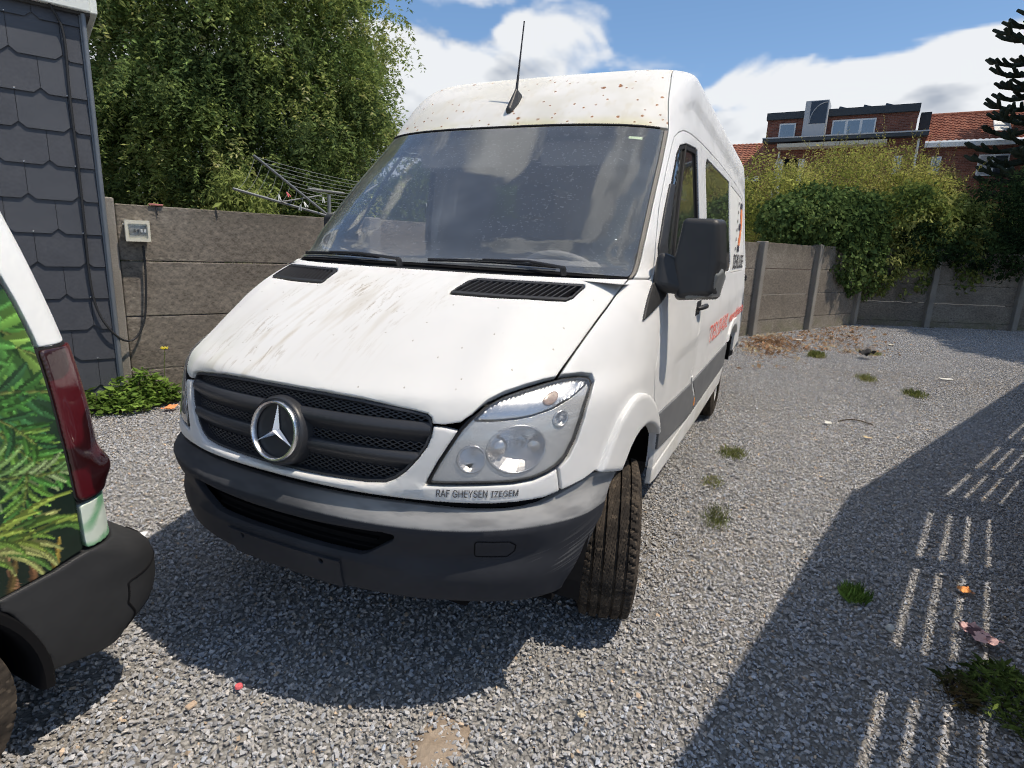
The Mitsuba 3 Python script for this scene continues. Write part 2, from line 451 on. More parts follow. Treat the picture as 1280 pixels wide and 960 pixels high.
def sx(x, z):
    """The run s along the outline at height z whose point has this x (left-hand side)."""
    i = int(np.clip(round((z - ZG[0]) / 0.004), 0, len(ZG) - 1))
    return float(np.interp(-x, -TX[i], SG))


def XZ(*pts):
    return [(sx(x, z), z) for x, z in pts]


def dense(ring, d):
    """Points along a closed ring, at most d apart, corners kept."""
    c = np.asarray(ring.coords)[:-1]; out = []
    for a, b in zip(c, np.roll(c, -1, 0)):
        k = max(1, int(math.ceil(np.linalg.norm(b - a) / d)))
        out += [a + (b - a) * t / k for t in range(k)]
    return np.array(out)


def polys(g):
    return [q for q in getattr(g, 'geoms', [g]) if isinstance(q, Polygon) and q.area > 1e-6]


def rounded(poly, r):
    return poly.buffer(-r, quad_segs=6).buffer(2 * r, quad_segs=6).buffer(-r, quad_segs=6)


def fill(poly, step, rings=()):
    """Triangulates the inside of a polygon with a grid: (points, triangles)."""
    fine = min(step * 0.6, 0.006)
    P = [dense(r, fine) for r in [poly.exterior, *poly.interiors]]
    for i, k in enumerate(rings):
        for q in polys(poly.buffer(-k, join_style=2)):
            P += [dense(r, fine if i == 0 else step * 0.5) for r in [q.exterior, *q.interiors]]
    x0, y0, x1, y1 = poly.bounds
    last = max(rings, default=0)
    gx, gy = np.meshgrid(np.arange(x0 + step / 2, x1, step), np.arange(y0 + step / 2, y1, step)); g = np.stack([gx.ravel(), gy.ravel()], 1)
    inner = poly.buffer(-last - step * 0.35)
    if not inner.is_empty:
        P.append(g[shapely.contains_xy(inner, g[:, 0], g[:, 1])])
    P = np.unique(np.round(np.vstack(P), 6), axis=0)
    t = Delaunay(P).simplices
    c = P[t].mean(1)
    t = t[shapely.contains_xy(poly, c[:, 0], c[:, 1])]
    a, b, d = P[t[:, 0]], P[t[:, 1]], P[t[:, 2]]
    area = (b[:, 0] - a[:, 0]) * (d[:, 1] - a[:, 1]) - (b[:, 1] - a[:, 1]) * (d[:, 0] - a[:, 0])
    t[area < 0] = t[area < 0][:, ::-1]
    return P, t[np.abs(area) > 1e-10]


def skirted(V, F, N, depth):
    """Adds a rim that runs from the open edges inward along -N."""
    if not depth: return M(V, F)
    e = np.sort(np.vstack([F[:, [0, 1]], F[:, [1, 2]], F[:, [2, 0]]]), 1); d = np.vstack([F[:, [0, 1]], F[:, [1, 2]], F[:, [2, 0]]])
    _, first, cnt = np.unique(e, axis=0, return_index=True, return_counts=True)
    b = d[first[cnt == 1]]
    ids = np.unique(b); m = np.full(len(V), -1); m[ids] = np.arange(len(ids)) + len(V)
    W = V[ids] - N[ids] * depth
    return M(np.vstack([V, W]), np.vstack([F, np.stack([b[:, 1], b[:, 0], m[b[:, 0]]], 1), np.stack([b[:, 1], m[b[:, 0]], m[b[:, 1]]], 1)]))


def panel(poly, off=0.0, step=0.035, bev=0.006, depth=0.02, zs=1.0, disp=None, gap=0.0, side=1, surf=None):
    """A sheet over the van's outer surface: poly in (s, z); off, disp(P, s, z): metres outward; bev: rounding of its edge; side -1: mirrored."""
    poly = poly if isinstance(poly, (Polygon, MultiPolygon)) else Polygon(poly)
    if not poly.is_valid: poly = poly.buffer(0)
    if gap: poly = poly.buffer(-gap, join_style=2)
    out = []
    for q in polys(poly):
        q = affinity.scale(q, 1, zs, origin=(0, 0))
        if side < 0: q = affinity.scale(q, -1, 1, origin=(0, 0))
        q = shapely.geometry.polygon.orient(q)
        P, F = fill(q, step, [bev * 0.35, bev] if bev else [])
        s, z = P[:, 0], P[:, 1] / zs
        V, N = (wrap(s, z), wrapn(s, z)) if surf is None else surf(s, z)
        o = np.full(len(P), float(off))
        if disp is not None: o = o + disp(V, s, z)
        if bev:
            ring = np.vstack([dense(r, 0.004) for r in [q.exterior, *q.interiors]])
            R = wrap(ring[:, 0], ring[:, 1] / zs) if surf is None else surf(ring[:, 0], ring[:, 1] / zs)[0]
            dist = cKDTree(R).query(V)[0]
            k = np.clip((bev - dist) / bev, 0, 1)
            o = o - bev * (1 - np.sqrt(1 - 0.96 * k * k))
        out.append(skirted(V + N * o[:, None], F, N, depth))
    return cat(out)


def ribbon(pts, w, h, off=0.0, side=1, n=None, closed=False):
    """A raised strip of width w and height h along points (s, z) of the outer surface."""
    pts = np.asarray(pts, float)
    if side < 0: pts = pts * [-1, 1]
    line = LineString(np.vstack([pts, pts[:1]]) if closed else pts)
    k = n or max(2, int(line.length / 0.012)); q = np.array([line.interpolate(t, normalized=True).coords[0] for t in np.linspace(0, 1, k)])
    V, N = wrap(q[:, 0], q[:, 1]), wrapn(q[:, 0], q[:, 1])
    t = np.gradient(V, axis=0); t /= np.linalg.norm(t, axis=1, keepdims=True) + 1e-12
    b = np.cross(N, t)
    prof = [(-0.5, -0.3), (-0.5, 0.6), (-0.3, 1.0), (0.3, 1.0), (0.5, 0.6), (0.5, -0.3)]
    G = np.stack([V + b * (u * w) + N * (off + v * h) for u, v in prof], 1)
    m = grid(G); return M(m.vertices, np.array(m.faces)[:, ::-1])


def sd(a, b, x):
    t = np.clip((x - a) / (b - a), 0, 1); return t * t * (3 - 2 * t)


def relief(P, s, z):
    """The pressed lines of the body sides."""
    x = P[:, 0]; o = np.zeros(len(x))
    zl = 1.062 + (x + 0.26) * -0.0297
    side = sd(-0.15, -0.75, x)
    o += side * 0.007 * sd(zl - 0.012, zl + 0.004, z) * sd(zl + 0.22, zl + 0.02, z)
    zu = 2.335 - 0.06 * sd(-1.25, -0.90, x) ** 2 - 0.05 * sd(-3.9, -4.8, x)
    o -= sd(-0.86, -0.93, x) * 0.010 * sd(zu + 0.012, zu - 0.003, z) * sd(zu - 0.16, zu - 0.01, z)
    return o


# ================================================================ the white panel van
VAN = thing('panel_van', 'white high roof panel van with dirty bonnet and rust-spotted roof front, parked on the gravel', 'van')


def vp(name, mesh, bsdf, smooth=35, label=None, parent=None, kind=None, **kw):
    return add(parent or VAN, name, mesh, bsdf, smooth, label, kind, **kw)


def both(name, fn, bsdf, smooth=35, parent=None, **kw):
    return [vp(name, fn(sd_), bsdf, smooth, parent=parent, **kw) for sd_ in (1, -1)]


# outlines in (s, z), left-hand side of the van
LAMP = [(.526, .848), (.579, .849), (.668, .852), (.791, .853), (.856, .859), (.903, .872), (.939, .887), (.975, .915), (1.003, .962), (1.026, 1.027), (1.038, 1.091), (1.030, 1.128), (1.005, 1.145), (.958, 1.151), (.896, 1.150),
        (.831, 1.139), (.773, 1.126), (.721, 1.110), (.683, 1.088), (.646, 1.050), (.617, 1.015), (.589, .967), (.557, .911), (.533, .861)]
LIP = [(0, 1.093), (.16, 1.092), (.296, 1.086), (.373, 1.078), (.47, 1.066), (.51, 1.058), (.524, 1.047), (.531, 1.029)]
HOODEDGE = [(.566, 1.028), (.615, 1.036), (.644, 1.060), (.679, 1.099), (.715, 1.119), (.768, 1.135), (.826, 1.147), (.867, 1.152), (.885, 1.214), (.899, 1.275), (.915, 1.356), (.922, 1.430), (.923, 1.4515)]
GRILLE = [(.524, 1.047), (.531, 1.027), (.530, .990), (.520, .960), (.495, .922), (.460, .880), (.428, .853), (.392, .836), (.33, .829), (.25, .826), (.12, .822), (0, .820)]
WS = [(.92, 1.452), (.903, 1.605), (.878, 1.796), (.858, 1.963), (.832, 2.125)]
SHUT = [(1.30, 1.38), (1.40, 1.30), (1.483, 1.224), (1.592, 1.118), (1.67, .99), (1.745, .90), (1.775, .886)]
ARCH_I = [(1.262, .806), (1.285, .83), (1.324, .872), (1.365, .897), (1.413, .911), (1.49, .913), (1.56, .902), (1.64, .880), (1.708, .854), (1.77, .828), (1.811, .805), (1.835, .785)]
ARCH_O = [(1.118, .838), (1.163, .92), (1.218, .995), (1.26, 1.027), (1.302, 1.048), (1.35, 1.055), (1.394, 1.051), (1.45, 1.040), (1.514, 1.020), (1.58, .995), (1.637, .967), (1.70, .930), (1.759, .887), (1.81, .84), (1.848, .793)]
BTOP = [(0, .771), (.26, .774), (.448, .777), (.523, .775), (.645, .768), (.72, .766), (.785, .7645), (.84, .766), (.899, .771), (.958, .787), (1.054, .812), (1.112, .832), (1.19, .824), (1.262, .800)]
BBOT = [(1.262, .800), (1.22, .765), (1.185, .665), (1.150, .640), (1.10, .545), (1.058, .455), (1.02, .43), (.973, .421), (.90, .422), (.829, .427), (.704, .440), (.598, .448), (.40, .448), (0, .445)]
mir = lambda pts: [(-a, b) for a, b in reversed(pts)]
sym = lambda pts: Polygon(list(pts) + mir(pts)[(1 if pts[-1][0] == 0 else 0):(-1 if pts[0][0] == 0 else None)])

# ---- bonnet with its two louvred vents
VENT = [(.300, 1.376), (.318, 1.418), (.345, 1.429), (.60, 1.4285), (.755, 1.426), (.764, 1.417), (.752, 1.382), (.735, 1.3725), (.50, 1.3735)]
vent = rounded(Polygon(VENT), .004)
hood = sym(LIP + HOODEDGE + [(.85, 1.4515), (.5, 1.449), (0, 1.449)])
for q in (vent, affinity.scale(vent, -1, 1, origin=(0, 0))): hood = hood.difference(q)


def hood_disp(P, s, z):
    a = np.abs(s)
    ridge = .012 * np.exp(-((a - (.60 + .55 * (1.30 - z) * .2)) / .07) ** 2) * sd(1.06, 1.16, z) * sd(1.40, 1.30, z)      # the crease that runs from the lamp to the windscreen
    lip = -.012 * sd(1.10, 1.06, z) * sd(.56, .40, a)
    return ridge + lip


vp('bonnet', panel(hood, zs=2.0, step=.022, bev=.007, depth=.018, disp=hood_disp, gap=.002), 'hood_paint', 40, label='bonnet streaked with brown dirt and bird lime')
for side in (1, -1):
    v = vp('bonnet_vent', panel(vent.difference(vent.buffer(-.009)), off=.003, zs=2.0, step=.015, bev=.002, depth=.02, gap=.001, side=side), 'black_plastic')
    vp('backing', panel(vent, off=-.03, zs=2.0, step=.05, bev=0, depth=0, side=side), 'deep_black', parent=v)
    inner = vent.buffer(-.008)
    for k in range(17):
        a = .335 + k * .0247
        line = LineString([(a - .045, 1.365), (a + .012, 1.432)]).intersection(inner)
        if line.is_empty or line.length < .02: continue
        c = np.array(line.coords)
        vp('slat', ribbon(c, .007, .012, off=-.010, side=side, n=5), 'black_plastic', 20, parent=v)

# ---- grille surround, grille
surround = sym([(0, .793), (.40, .795), (.583, .7925), (.733, .789), (.828, .791), (.900, .794), (.955, .806), (.938, .880), (.903, .867), (.856, .854), (.791, .848), (.668, .847), (.579, .844), (.522, .843), (.529, .862), (.553, .912), (.585, .968), (.610, 1.012), (.566, 1.021), (.534, 1.023)] + GRILLE[2:])
vp('grille_surround', panel(surround, step=.025, bev=.010, depth=.05, gap=.0015, disp=lambda P, s, z: .010 * np.exp(-((z - .812 - .25 * np.maximum(np.abs(s) - .36, 0) ** 1.5) / .014) ** 2) * sd(.6, .45, np.abs(s))), 'white_paint')
gop = sym(LIP + GRILLE[1:])
GR = vp('grille', panel(gop.buffer(.012), off=-.055, step=.05, bev=0, depth=0), 'deep_black')
for z0, z1 in ((.962, 1.034), (.874, .938)):
    bar = sbox(-.60, z0, .60, z1).intersection(gop.buffer(-.004))
    zc = (z0 + z1) / 2
    ends = lambda P, s, z, zc=zc, h=(z1 - z0) / 2: -.030 * np.clip(((z - zc - .012) / h), -1, 1) ** 2 - .006
    vp('grille_bar', panel(bar, off=.0, step=.012, bev=.004, depth=.03, disp=ends), 'grille_plastic', parent=GR)
frame_r = gop.difference(gop.buffer(-.010))
vp('grille_rim', panel(frame_r, off=-.012, step=.02, bev=.003, depth=.04, gap=.001), 'grille_plastic', parent=GR)
wires = []
mesh_zone = gop.buffer(-.006)
for za, zb in ((1.026, 1.10), (.930, .968), (.81, .880)):
    zone = mesh_zone.intersection(sbox(-.6, za, .6, zb))
    for k in range(-40, 41):
        for sg in (1, -1):
            a = k * .028
            ln = LineString([(a - sg * .30, .81), (a + sg * .30, 1.11)]).intersection(zone)
            for g in getattr(ln, 'geoms', [ln]):
                if g.length > .012: wires.append(ribbon(np.array(g.coords), .0042, .004, off=-.034, n=4))
vp('grille_mesh', cat(wires), 'grille_plastic', False, parent=GR, kind='stuff')

# ---- the three-pointed star badge in its ring
BC = wrap(np.array([0.0]), np.array([.945]))[0]; BN = np.array([0.985, 0, 0.17]); BN /= np.linalg.norm(BN)
BF = frame(BN); BF = np.stack([np.array([0, 1.0, 0]), np.cross(BN, [0, 1.0, 0]), BN], 1)
badge = vp('badge', lathe([(0, .004), (.088, .004), (.098, .012), (.104, .012), (.112, .004), (.118, -.05)], 64, BN, BC), 'grille_plastic', 40)
vp('badge_ring', lathe([(.0845, .010), (.0862, .022), (.090, .026), (.0945, .0255), (.0975, .020), (.0985, .010)], 72, BN, BC), 'chrome', 40, parent=badge)
star_v, star_f = [(0, 0, .026)], []
for k in range(3):
    a = PI / 2 + k * 2 * PI / 3
    tip = (.087 * math.cos(a), .087 * math.sin(a), .012)
    l, r = [( .0135 * math.cos(a + t * PI / 3), .0135 * math.sin(a + t * PI / 3), .008) for t in (1, -1)]
    i = len(star_v); star_v += [tip, l, r, (tip[0], tip[1], .006)]
    star_f += [[0, i, i + 1], [0, i + 2, i], [i, i + 3, i + 1], [i, i + 2, i + 3]]
vp('badge_star', moved(M(star_v, star_f), BF, BC), 'chrome', False, parent=badge)

# ---- headlamps
for side in (1, -1):
    lamp = Polygon(LAMP)
    H = vp('headlamp', cat([panel(lamp.buffer(.004), off=-.125, step=.03, bev=0, depth=0, side=side), panel(lamp.buffer(.004).difference(lamp.buffer(-.006)), off=-.022, step=.03, bev=0, depth=.10, side=side)]), 'black_plastic')
    body = rounded(lamp.buffer(-.005), .006)
    ind = Polygon([(.660, 1.046), (.70, 1.044), (.744, 1.046), (.79, 1.049), (.837, 1.056), (.905, 1.074), (.960, 1.098), (1.003, 1.130), (.99, 1.146), (.958, 1.150), (.896, 1.149), (.831, 1.138), (.773, 1.124), (.721, 1.107), (.690, 1.085)]).intersection(body.buffer(-.002))
    low = body.difference(ind.buffer(.006))
    cm, cd, cp = (.799, .952), (.657, .925), (.943, 1.035)
    el = lambda c, a, b: Polygon([(c[0] + a * math.cos(t), c[1] + b * math.sin(t)) for t in np.linspace(0, 2 * PI, 40)[:-1]])
    holes = el(cm, .098, .074).union(el(cd, .044, .042)).union(el(cp, .028, .026))
    vp('housing', panel(low.difference(holes), off=-.016, step=.02, bev=.003, depth=.03, side=side), 'lamp_grey', parent=H)
    vp('indicator', panel(ind, off=-.012, step=.012, bev=.004, depth=.02, side=side, disp=lambda P, s, z: .0022 * np.sin(np.abs(s) * 520) * (1 + 0 * z)), 'silver_plastic', 60, parent=H)
    vp('indicator_bulb', panel(el((.885, 1.100), .026, .020).intersection(ind), off=-.008, step=.012, bev=.004, depth=0, side=side), mat('amber', pl((.30, .21, .17), .3)) if 'amber' not in scene else 'amber', parent=H)
    for c, a, b, dep in ((cm, .096, .072, .085), (cd, .042, .040, .05), (cp, .026, .024, .03)):
        C = wrap(np.array([side * c[0]]), np.array([c[1]]))[0]; N = wrapn(np.array([side * c[0]]), np.array([c[1]]))[0]
        t = np.linspace(0, 2 * PI, 41)[:-1]; rows = []
        ax = np.array([1.0, side * .25, 0.0]); ax /= np.linalg.norm(ax)
        rim_s, rim_z = side * (c[0] + a * np.cos(t)), c[1] + b * np.sin(t)
        rim = wrap(rim_s, rim_z) - wrapn(rim_s, rim_z) * .014
        cen = rim.mean(0)
        for u in np.linspace(0, 1, 9):
            rows.append(cen + (rim - cen) * (1 - u) - ax * dep * (1 - (1 - u) ** 2))
        m = grid(np.concatenate([np.array(rows), np.array(rows)[:, :1]], 1)[:, ::2])
        vp('reflector', m, 'reflector', False, parent=H)
        vp('reflector_rim', tube(rim, .0035, 6, closed=True), 'silver_plastic', 60, parent=H)
        vp('bulb', lathe([(0, .045), (.006, .043), (.009, .036), (.009, .012), (.016, .010), (.016, 0), (0, 0)] if c is cm else [(0, .03), (.006, .026), (.007, .006), (0, 0)], 16, ax, cen - ax * dep * .97), 'lamp_grey', 40, parent=H)
    q = wrap(side * np.array([.735, .865]), np.array([.955, .955])) - wrapn(side * np.array([.735, .865]), np.array([.955, .955])) * .035
    vp('bulb_cap', cat([lathe([(0, .016), (.020, .010), (.030, 0), (.030, -.03)], 20, (1, .3 * side, .1), q[0]), lathe([(0, .012), (.018, .008), (.022, 0), (.022, -.03)], 20, (1, .2 * side, 0), q[1])]), 'silver_plastic', 40, parent=H)
    vp('lens', panel(rounded(lamp.buffer(-.005), .006), off=.0, step=.02, bev=.005, depth=0, side=side), 'clear_lens', 60, parent=H)
    vp('lens_seal', panel(lamp.buffer(-.002).difference(lamp.buffer(-.006)), off=-.003, step=.02, bev=0, depth=.02, side=side), 'rubber', parent=H)

# ---- front bumper
INTAKE = [(.0, .675), (.13, .677), (.301, .684), (.40, .6875), (.445, .682), (.43, .660), (.345, .600), (.319, .5895), (.185, .588), (0, .588)]
intake = rounded(sym(INTAKE), .010)


def bump_disp(P, s, z):
    a = np.abs(s)
    fold = .716 + .02 * sd(.95, 1.15, a)
    side_ = sd(1.22, 1.04, a)
    o = (.022 * np.clip((z - .60) / (fold - .60), 0, 1) - .036 * np.clip((z - fold) / .055, 0, 1)) * side_ - .004
    o += .012 * np.exp(-((z - .565) / .012) ** 2) * sd(.50, .42, a)
    o -= .012 * sd(.56, .42, z)
    o -= .014 * np.exp(-((z - .615) / .045) ** 2) * sd(.40, .52, a) * sd(.98, .80, a)
    return o


TOW = rounded(Polygon([(.685, .676), (.79, .668), (.812, .652), (.812, .628), (.79, .609), (.687, .617)]), .008)
bp = sym(BTOP + BBOT[1:]).difference(intake)
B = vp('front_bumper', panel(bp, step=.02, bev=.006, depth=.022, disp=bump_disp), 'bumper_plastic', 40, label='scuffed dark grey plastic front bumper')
shelf = sym([(0, .765), (.5, .770), (.9, .764), (1.1, .82), (1.1, .85), (.955, .82), (.9, .80), (.5, .80), (0, .80)])
vp('gap_strip', panel(shelf, off=-.045, step=.04, bev=0, depth=0), 'deep_black', parent=B)
vp('intake_backing', panel(intake.buffer(.03), off=-.055, step=.06, bev=0, depth=0), 'deep_black', parent=B)
for k in (-1, 0, 1):
    vp('intake_bar', ribbon([(-.36, .632 + k * .03), (.36, .632 + k * .03)], .006, .012, off=-.05), 'deep_black', parent=B)
for side in (1, -1):
    vp('tow_eye_cover', panel(TOW, off=-.012, step=.015, bev=.003, depth=.01, side=side, disp=lambda P, s, z: bump_disp(P, s, z) + .013), 'bumper_plastic', parent=B)
    vp('cover_seam', panel(TOW.buffer(.0035).difference(TOW), off=.0015, step=.02, bev=0, depth=0, side=side, disp=bump_disp), 'deep_black', parent=B)
# number plate plinth with two screw holes
plinth = Polygon([(-.245, .449), (-.02, .449), (-.015, .455), (.015, .455), (.02, .449), (.240, .446), (.248, .560), (-.248, .553)])
pholes = [Point(u, .538).buffer(.0085) for u in (-.178, .172)]
vp('plate_plinth', panel(plinth.difference(pholes[0]).difference(pholes[1]), off=.010, step=.02, bev=.004, depth=.016, disp=bump_disp), 'bumper_plastic', 40, parent=B)
for h in pholes: vp('screw_hole', panel(h, off=.001, step=.01, bev=0, depth=0, disp=bump_disp), 'deep_black', parent=B)

# ---- wings with their flared arches
wing = Polygon([(.960, .808), (1.054, .826), (1.105, .842), (1.190, .832), (1.262, .806)] + ARCH_I[1:-1] + [(1.832, .79), (1.80, .85)] + SHUT[::-1] + [(1.16, 1.43), (1.05, 1.449), (.938, 1.450), (.927, 1.449), (.925, 1.43), (.920, 1.356), (.904, 1.275), (.890, 1.214), (.878, 1.156), (.90, 1.156), (.958, 1.157), (1.008, 1.151), (1.036, 1.131), (1.044, 1.091), (1.032, 1.025), (1.009, .960), (.980, .911), (.944, .882)])


for side in (1, -1):
    wg = vp('wing', panel(wing, step=.022, bev=.005, depth=.025, gap=.0022, side=side), 'white_paint', 40)
    vp('arch_flare', panel(rounded(Polygon(ARCH_O + ARCH_I[::-1]).buffer(0), .004), off=.020, step=.014, bev=.014, depth=.045, side=side), 'white_paint', 45, parent=wg)
# arch liners: a dark barrel behind each opening
def liner(cx, cz, r, y0, y1, side):
    t = np.linspace(.12, PI - .38, 24)
    G = np.stack([np.stack([cx + r * np.cos(t), np.full(24, side * y), cz + r * np.sin(t)], 1) for y in (y0, y1)], 0)
    G2 = np.stack([G[1], np.broadcast_to(np.array([cx, side * y1, cz]), G[1].shape)], 0)
    return cat([grid(G), grid(G2)])


for cx in (.08, -3.667):
    both('arch_liner', lambda sg, cx=cx: liner(cx, .34, .56 if cx > 0 else .46, .925 if cx > 0 else .955, .50, sg), 'deep_black', False)

# ---- windscreen
wsp = rounded(Polygon([(s, z) for s, z in WS] + [(.80, 2.129), (0, 2.131), (-.80, 2.129)] + [(-s, z) for s, z in WS[::-1]] + [(-.6, 1.462), (0, 1.466), (.6, 1.462)]), .012)
SCREEN = vp('windscreen', panel(wsp.buffer(-.004), off=.001, step=.02, bev=0, depth=0), 'screen_glass', True)
band = wsp.difference(wsp.buffer(-.022)).union(wsp.intersection(sbox(-1, 2.095, 1, 2.14))).union(wsp.intersection(sbox(-1, 1.44, 1, 1.492)))
vp('screen_border', panel(band, off=-.006, step=.02, bev=0, depth=0), 'deep_black', True, parent=SCREEN)
trim = Polygon(WS + [(.853, 2.127), (.880, 1.963), (.900, 1.796), (.924, 1.605), (.938, 1.452)])
both('screen_trim', lambda sg: panel(trim, off=.002, step=.02, bev=.004, depth=.02, side=sg), mat('trim_grey', pl((.19, .175, .155), .7)), parent=SCREEN)
vp('top_seal', ribbon([(-.80, 2.132), (-.4, 2.134), (0, 2.135), (.4, 2.134), (.80, 2.132)], .010, .006), 'rubber', parent=SCREEN)
for k in range(13):
    z0 = 1.56 + k * .041
    s0 = np.interp(z0, [b for a, b in WS], [a for a, b in WS]) - .045
    vp('vignette_sticker', panel([(-s0 - .012, z0), (-s0 + .030, z0), (-s0 + .034, z0 + .030), (-s0 - .008, z0 + .030)], off=-.004, step=.03, bev=0, depth=0), 'pale_green', False, parent=SCREEN)  # column of small pale green sheets just inside the glass
vp('green_sticker', panel([(.668, 2.068), (.735, 2.066), (.733, 2.079), (.668, 2.081)], off=-.004, step=.03, bev=0, depth=0), 'green_sticker', False, parent=SCREEN)

# ---- cowl and wipers
cowl = Polygon([(-.93, 1.4475), (.93, 1.4475), (.93, 1.476), (0, 1.482), (-.93, 1.476)])
vp('cowl', panel(cowl, off=-.016, step=.03, bev=0, depth=0), 'black_plastic')
def at(s, z, o): return wrap(np.array([s]), np.array([z]))[0] + wrapn(np.array([s]), np.array([z]))[0] * o
for (sa, za), (sb, zb), (sp, zp) in (((.05, 1.474), (.60, 1.474), (.645, 1.455)), ((-.76, 1.470), (-.20, 1.474), (-.06, 1.455))):
    ln = [at(sa + (sb - sa) * u, za + (zb - za) * u + .006 * math.sin(PI * u), .016) for u in np.linspace(0, 1, 14)]
    w = vp('wiper', cat([tube(ln, .0032, 6), tube([at(sa + (sb - sa) * .45, za + .006, .022), at(sa + (sb - sa) * .8, za + .004, .026), at(sp, zp, .030)], [.003, .005, .007], 8)]), 'black_plastic')
    vp('blade', cat([tube([p + np.array([0, 0, -.007]) for p in ln], .0035, 4)]), 'rubber', parent=w)
    vp('pivot', lathe([(0, .034), (.009, .032), (.012, .024), (.012, 0)], 20, (.3, 0, 1), at(sp, zp, .0)), 'black_plastic', parent=w)

# ---- roof front, roof, sides
SEAM = [(.856, 2.137), (.825, 2.215), (.794, 2.291), (.758, 2.40), (.720, 2.500), (.690, 2.565), (.655, 2.612), (.62, 2.636)]
cap = sym([(0, 2.1385)] + SEAM + [(0, 2.636)])
vp('roof_front', panel(cap, zs=1.7, step=.03, bev=.006, depth=.02, gap=.002), 'cap_paint', 40, label='roof front with rust spots and a yellowed lower edge')
DOORTOP = [(.925, 1.94), (.912, 2.06), (.914, 2.105), (.935, 2.132), (.972, 2.15), (1.123, 2.164)] + XZ((-1.42, 2.186), (-2.33, 2.21), (-3.66, 2.215), (-4.45, 2.19), (-4.68, 2.15), (-4.73, 2.08))
UP_S = [(.944, 1.452), (.930, 1.605), (.905, 1.796), (.884, 1.963), (.858, 2.127)] + SEAM + [(sx(-4.80, 2.636), 2.636), (sx(-4.86, 2.5), 2.5), (sx(-4.88, 2.3), 2.3), (sx(-4.88, 1.9), 1.9), (sx(-4.88, 1.40), 1.40), (sx(-4.80, 1.40), 1.40), (sx(-4.75, 1.9), 1.9)] + DOORTOP[::-1] + [(.954, 1.744), (1.0, 1.60), (1.045, 1.452)]
both('body_side_upper', lambda sg: panel(Polygon(UP_S), step=.035, bev=.005, depth=.02, gap=.0018, disp=relief, side=sg), 'white_paint', 40)
P = np.array([[x, y, 2.642 + .03 * (1 - (y / .62) ** 2)] for x in np.linspace(-1.9, -4.85, 12) for y in np.linspace(-.645, .645, 12)]).reshape(12, 12, 3)
vp('roof', grid(P), 'white_paint', 40)

# front door
BS = XZ((-1.42, 2.186), (-1.40, 1.90), (-1.36, 1.60), (-1.30, 1.40), (-1.235, 1.187), (-1.15, 1.035), (-1.11, .90), (-1.11, .85)) + [(2.85, .78), (2.99, .72), (3.005, .64), (3.004, .594)]
DOOR = [(.954, 1.744), (1.0, 1.60), (1.055, 1.445), (1.18, 1.425)] + SHUT + [(1.80, .85), (1.838, .79), (1.880, .70), (1.872, .612)] + BS[::-1] + [(1.123, 2.164), (.972, 2.15), (.935, 2.132), (.914, 2.105), (.912, 2.06), (.925, 1.94)]
WIN1 = rounded(Polygon([(1.015, 1.748), (.986, 1.93), (.972, 2.02), (.985, 2.069), (1.062, 2.092), (1.34, 2.120), (1.415, 2.118), (1.48, 2.07)] + XZ((-1.26, 1.90), (-1.27, 1.70), (-1.27, 1.44), (-.45, 1.43)) + [(1.16, 1.43), (1.10, 1.50), (1.05, 1.62)]), .015)
vdoor = Polygon(DOOR).buffer(0).difference(WIN1)
GLASS1 = WIN1.buffer(-.004)
for side in (1, -1):
    D = vp('front_door', panel(vdoor, step=.03, bev=.005, depth=.03, gap=.0022, disp=relief, side=side), 'white_paint', 40)
    vp('window_seal', panel(WIN1.buffer(-.001).difference(WIN1.buffer(-.028)), off=-.006, step=.02, bev=.003, depth=.02, side=side), 'rubber', parent=D)
    vp('door_glass', panel(WIN1.buffer(-.02), off=-.016, step=.035, bev=0, depth=0, side=side), 'side_glass', True, parent=D)
    z_ = XZ((-.62, 2.06), (-.62, 1.45)); vp('glass_divider', ribbon([(1.09, 2.09), (1.33, 1.44)], .016, .010, off=-.012, side=side), 'rubber', parent=D)
    # handle: recess plate and grip
    hs, hz = sx(-1.16, 1.262), 1.262
    vp('handle_recess', panel(rounded(Polygon([(hs - .09, hz - .038), (hs + .09, hz - .038), (hs + .09, hz + .036), (hs - .09, hz + .036)]), .02), off=.003, step=.02, bev=.003, depth=.01, side=side), 'black_plastic', parent=D)
    g = [at(side * (hs + u), hz + .006 * math.cos(u * 20), .012 + .030 * math.cos(u / .085 * PI / 2) ** .5) for u in np.linspace(-.085, .085, 13)]
    vp('door_handle', tube(g, [.010 + .005 * math.cos(u) for u in np.linspace(-1.4, 1.4, 13)], 10), 'black_plastic', 60, parent=D)

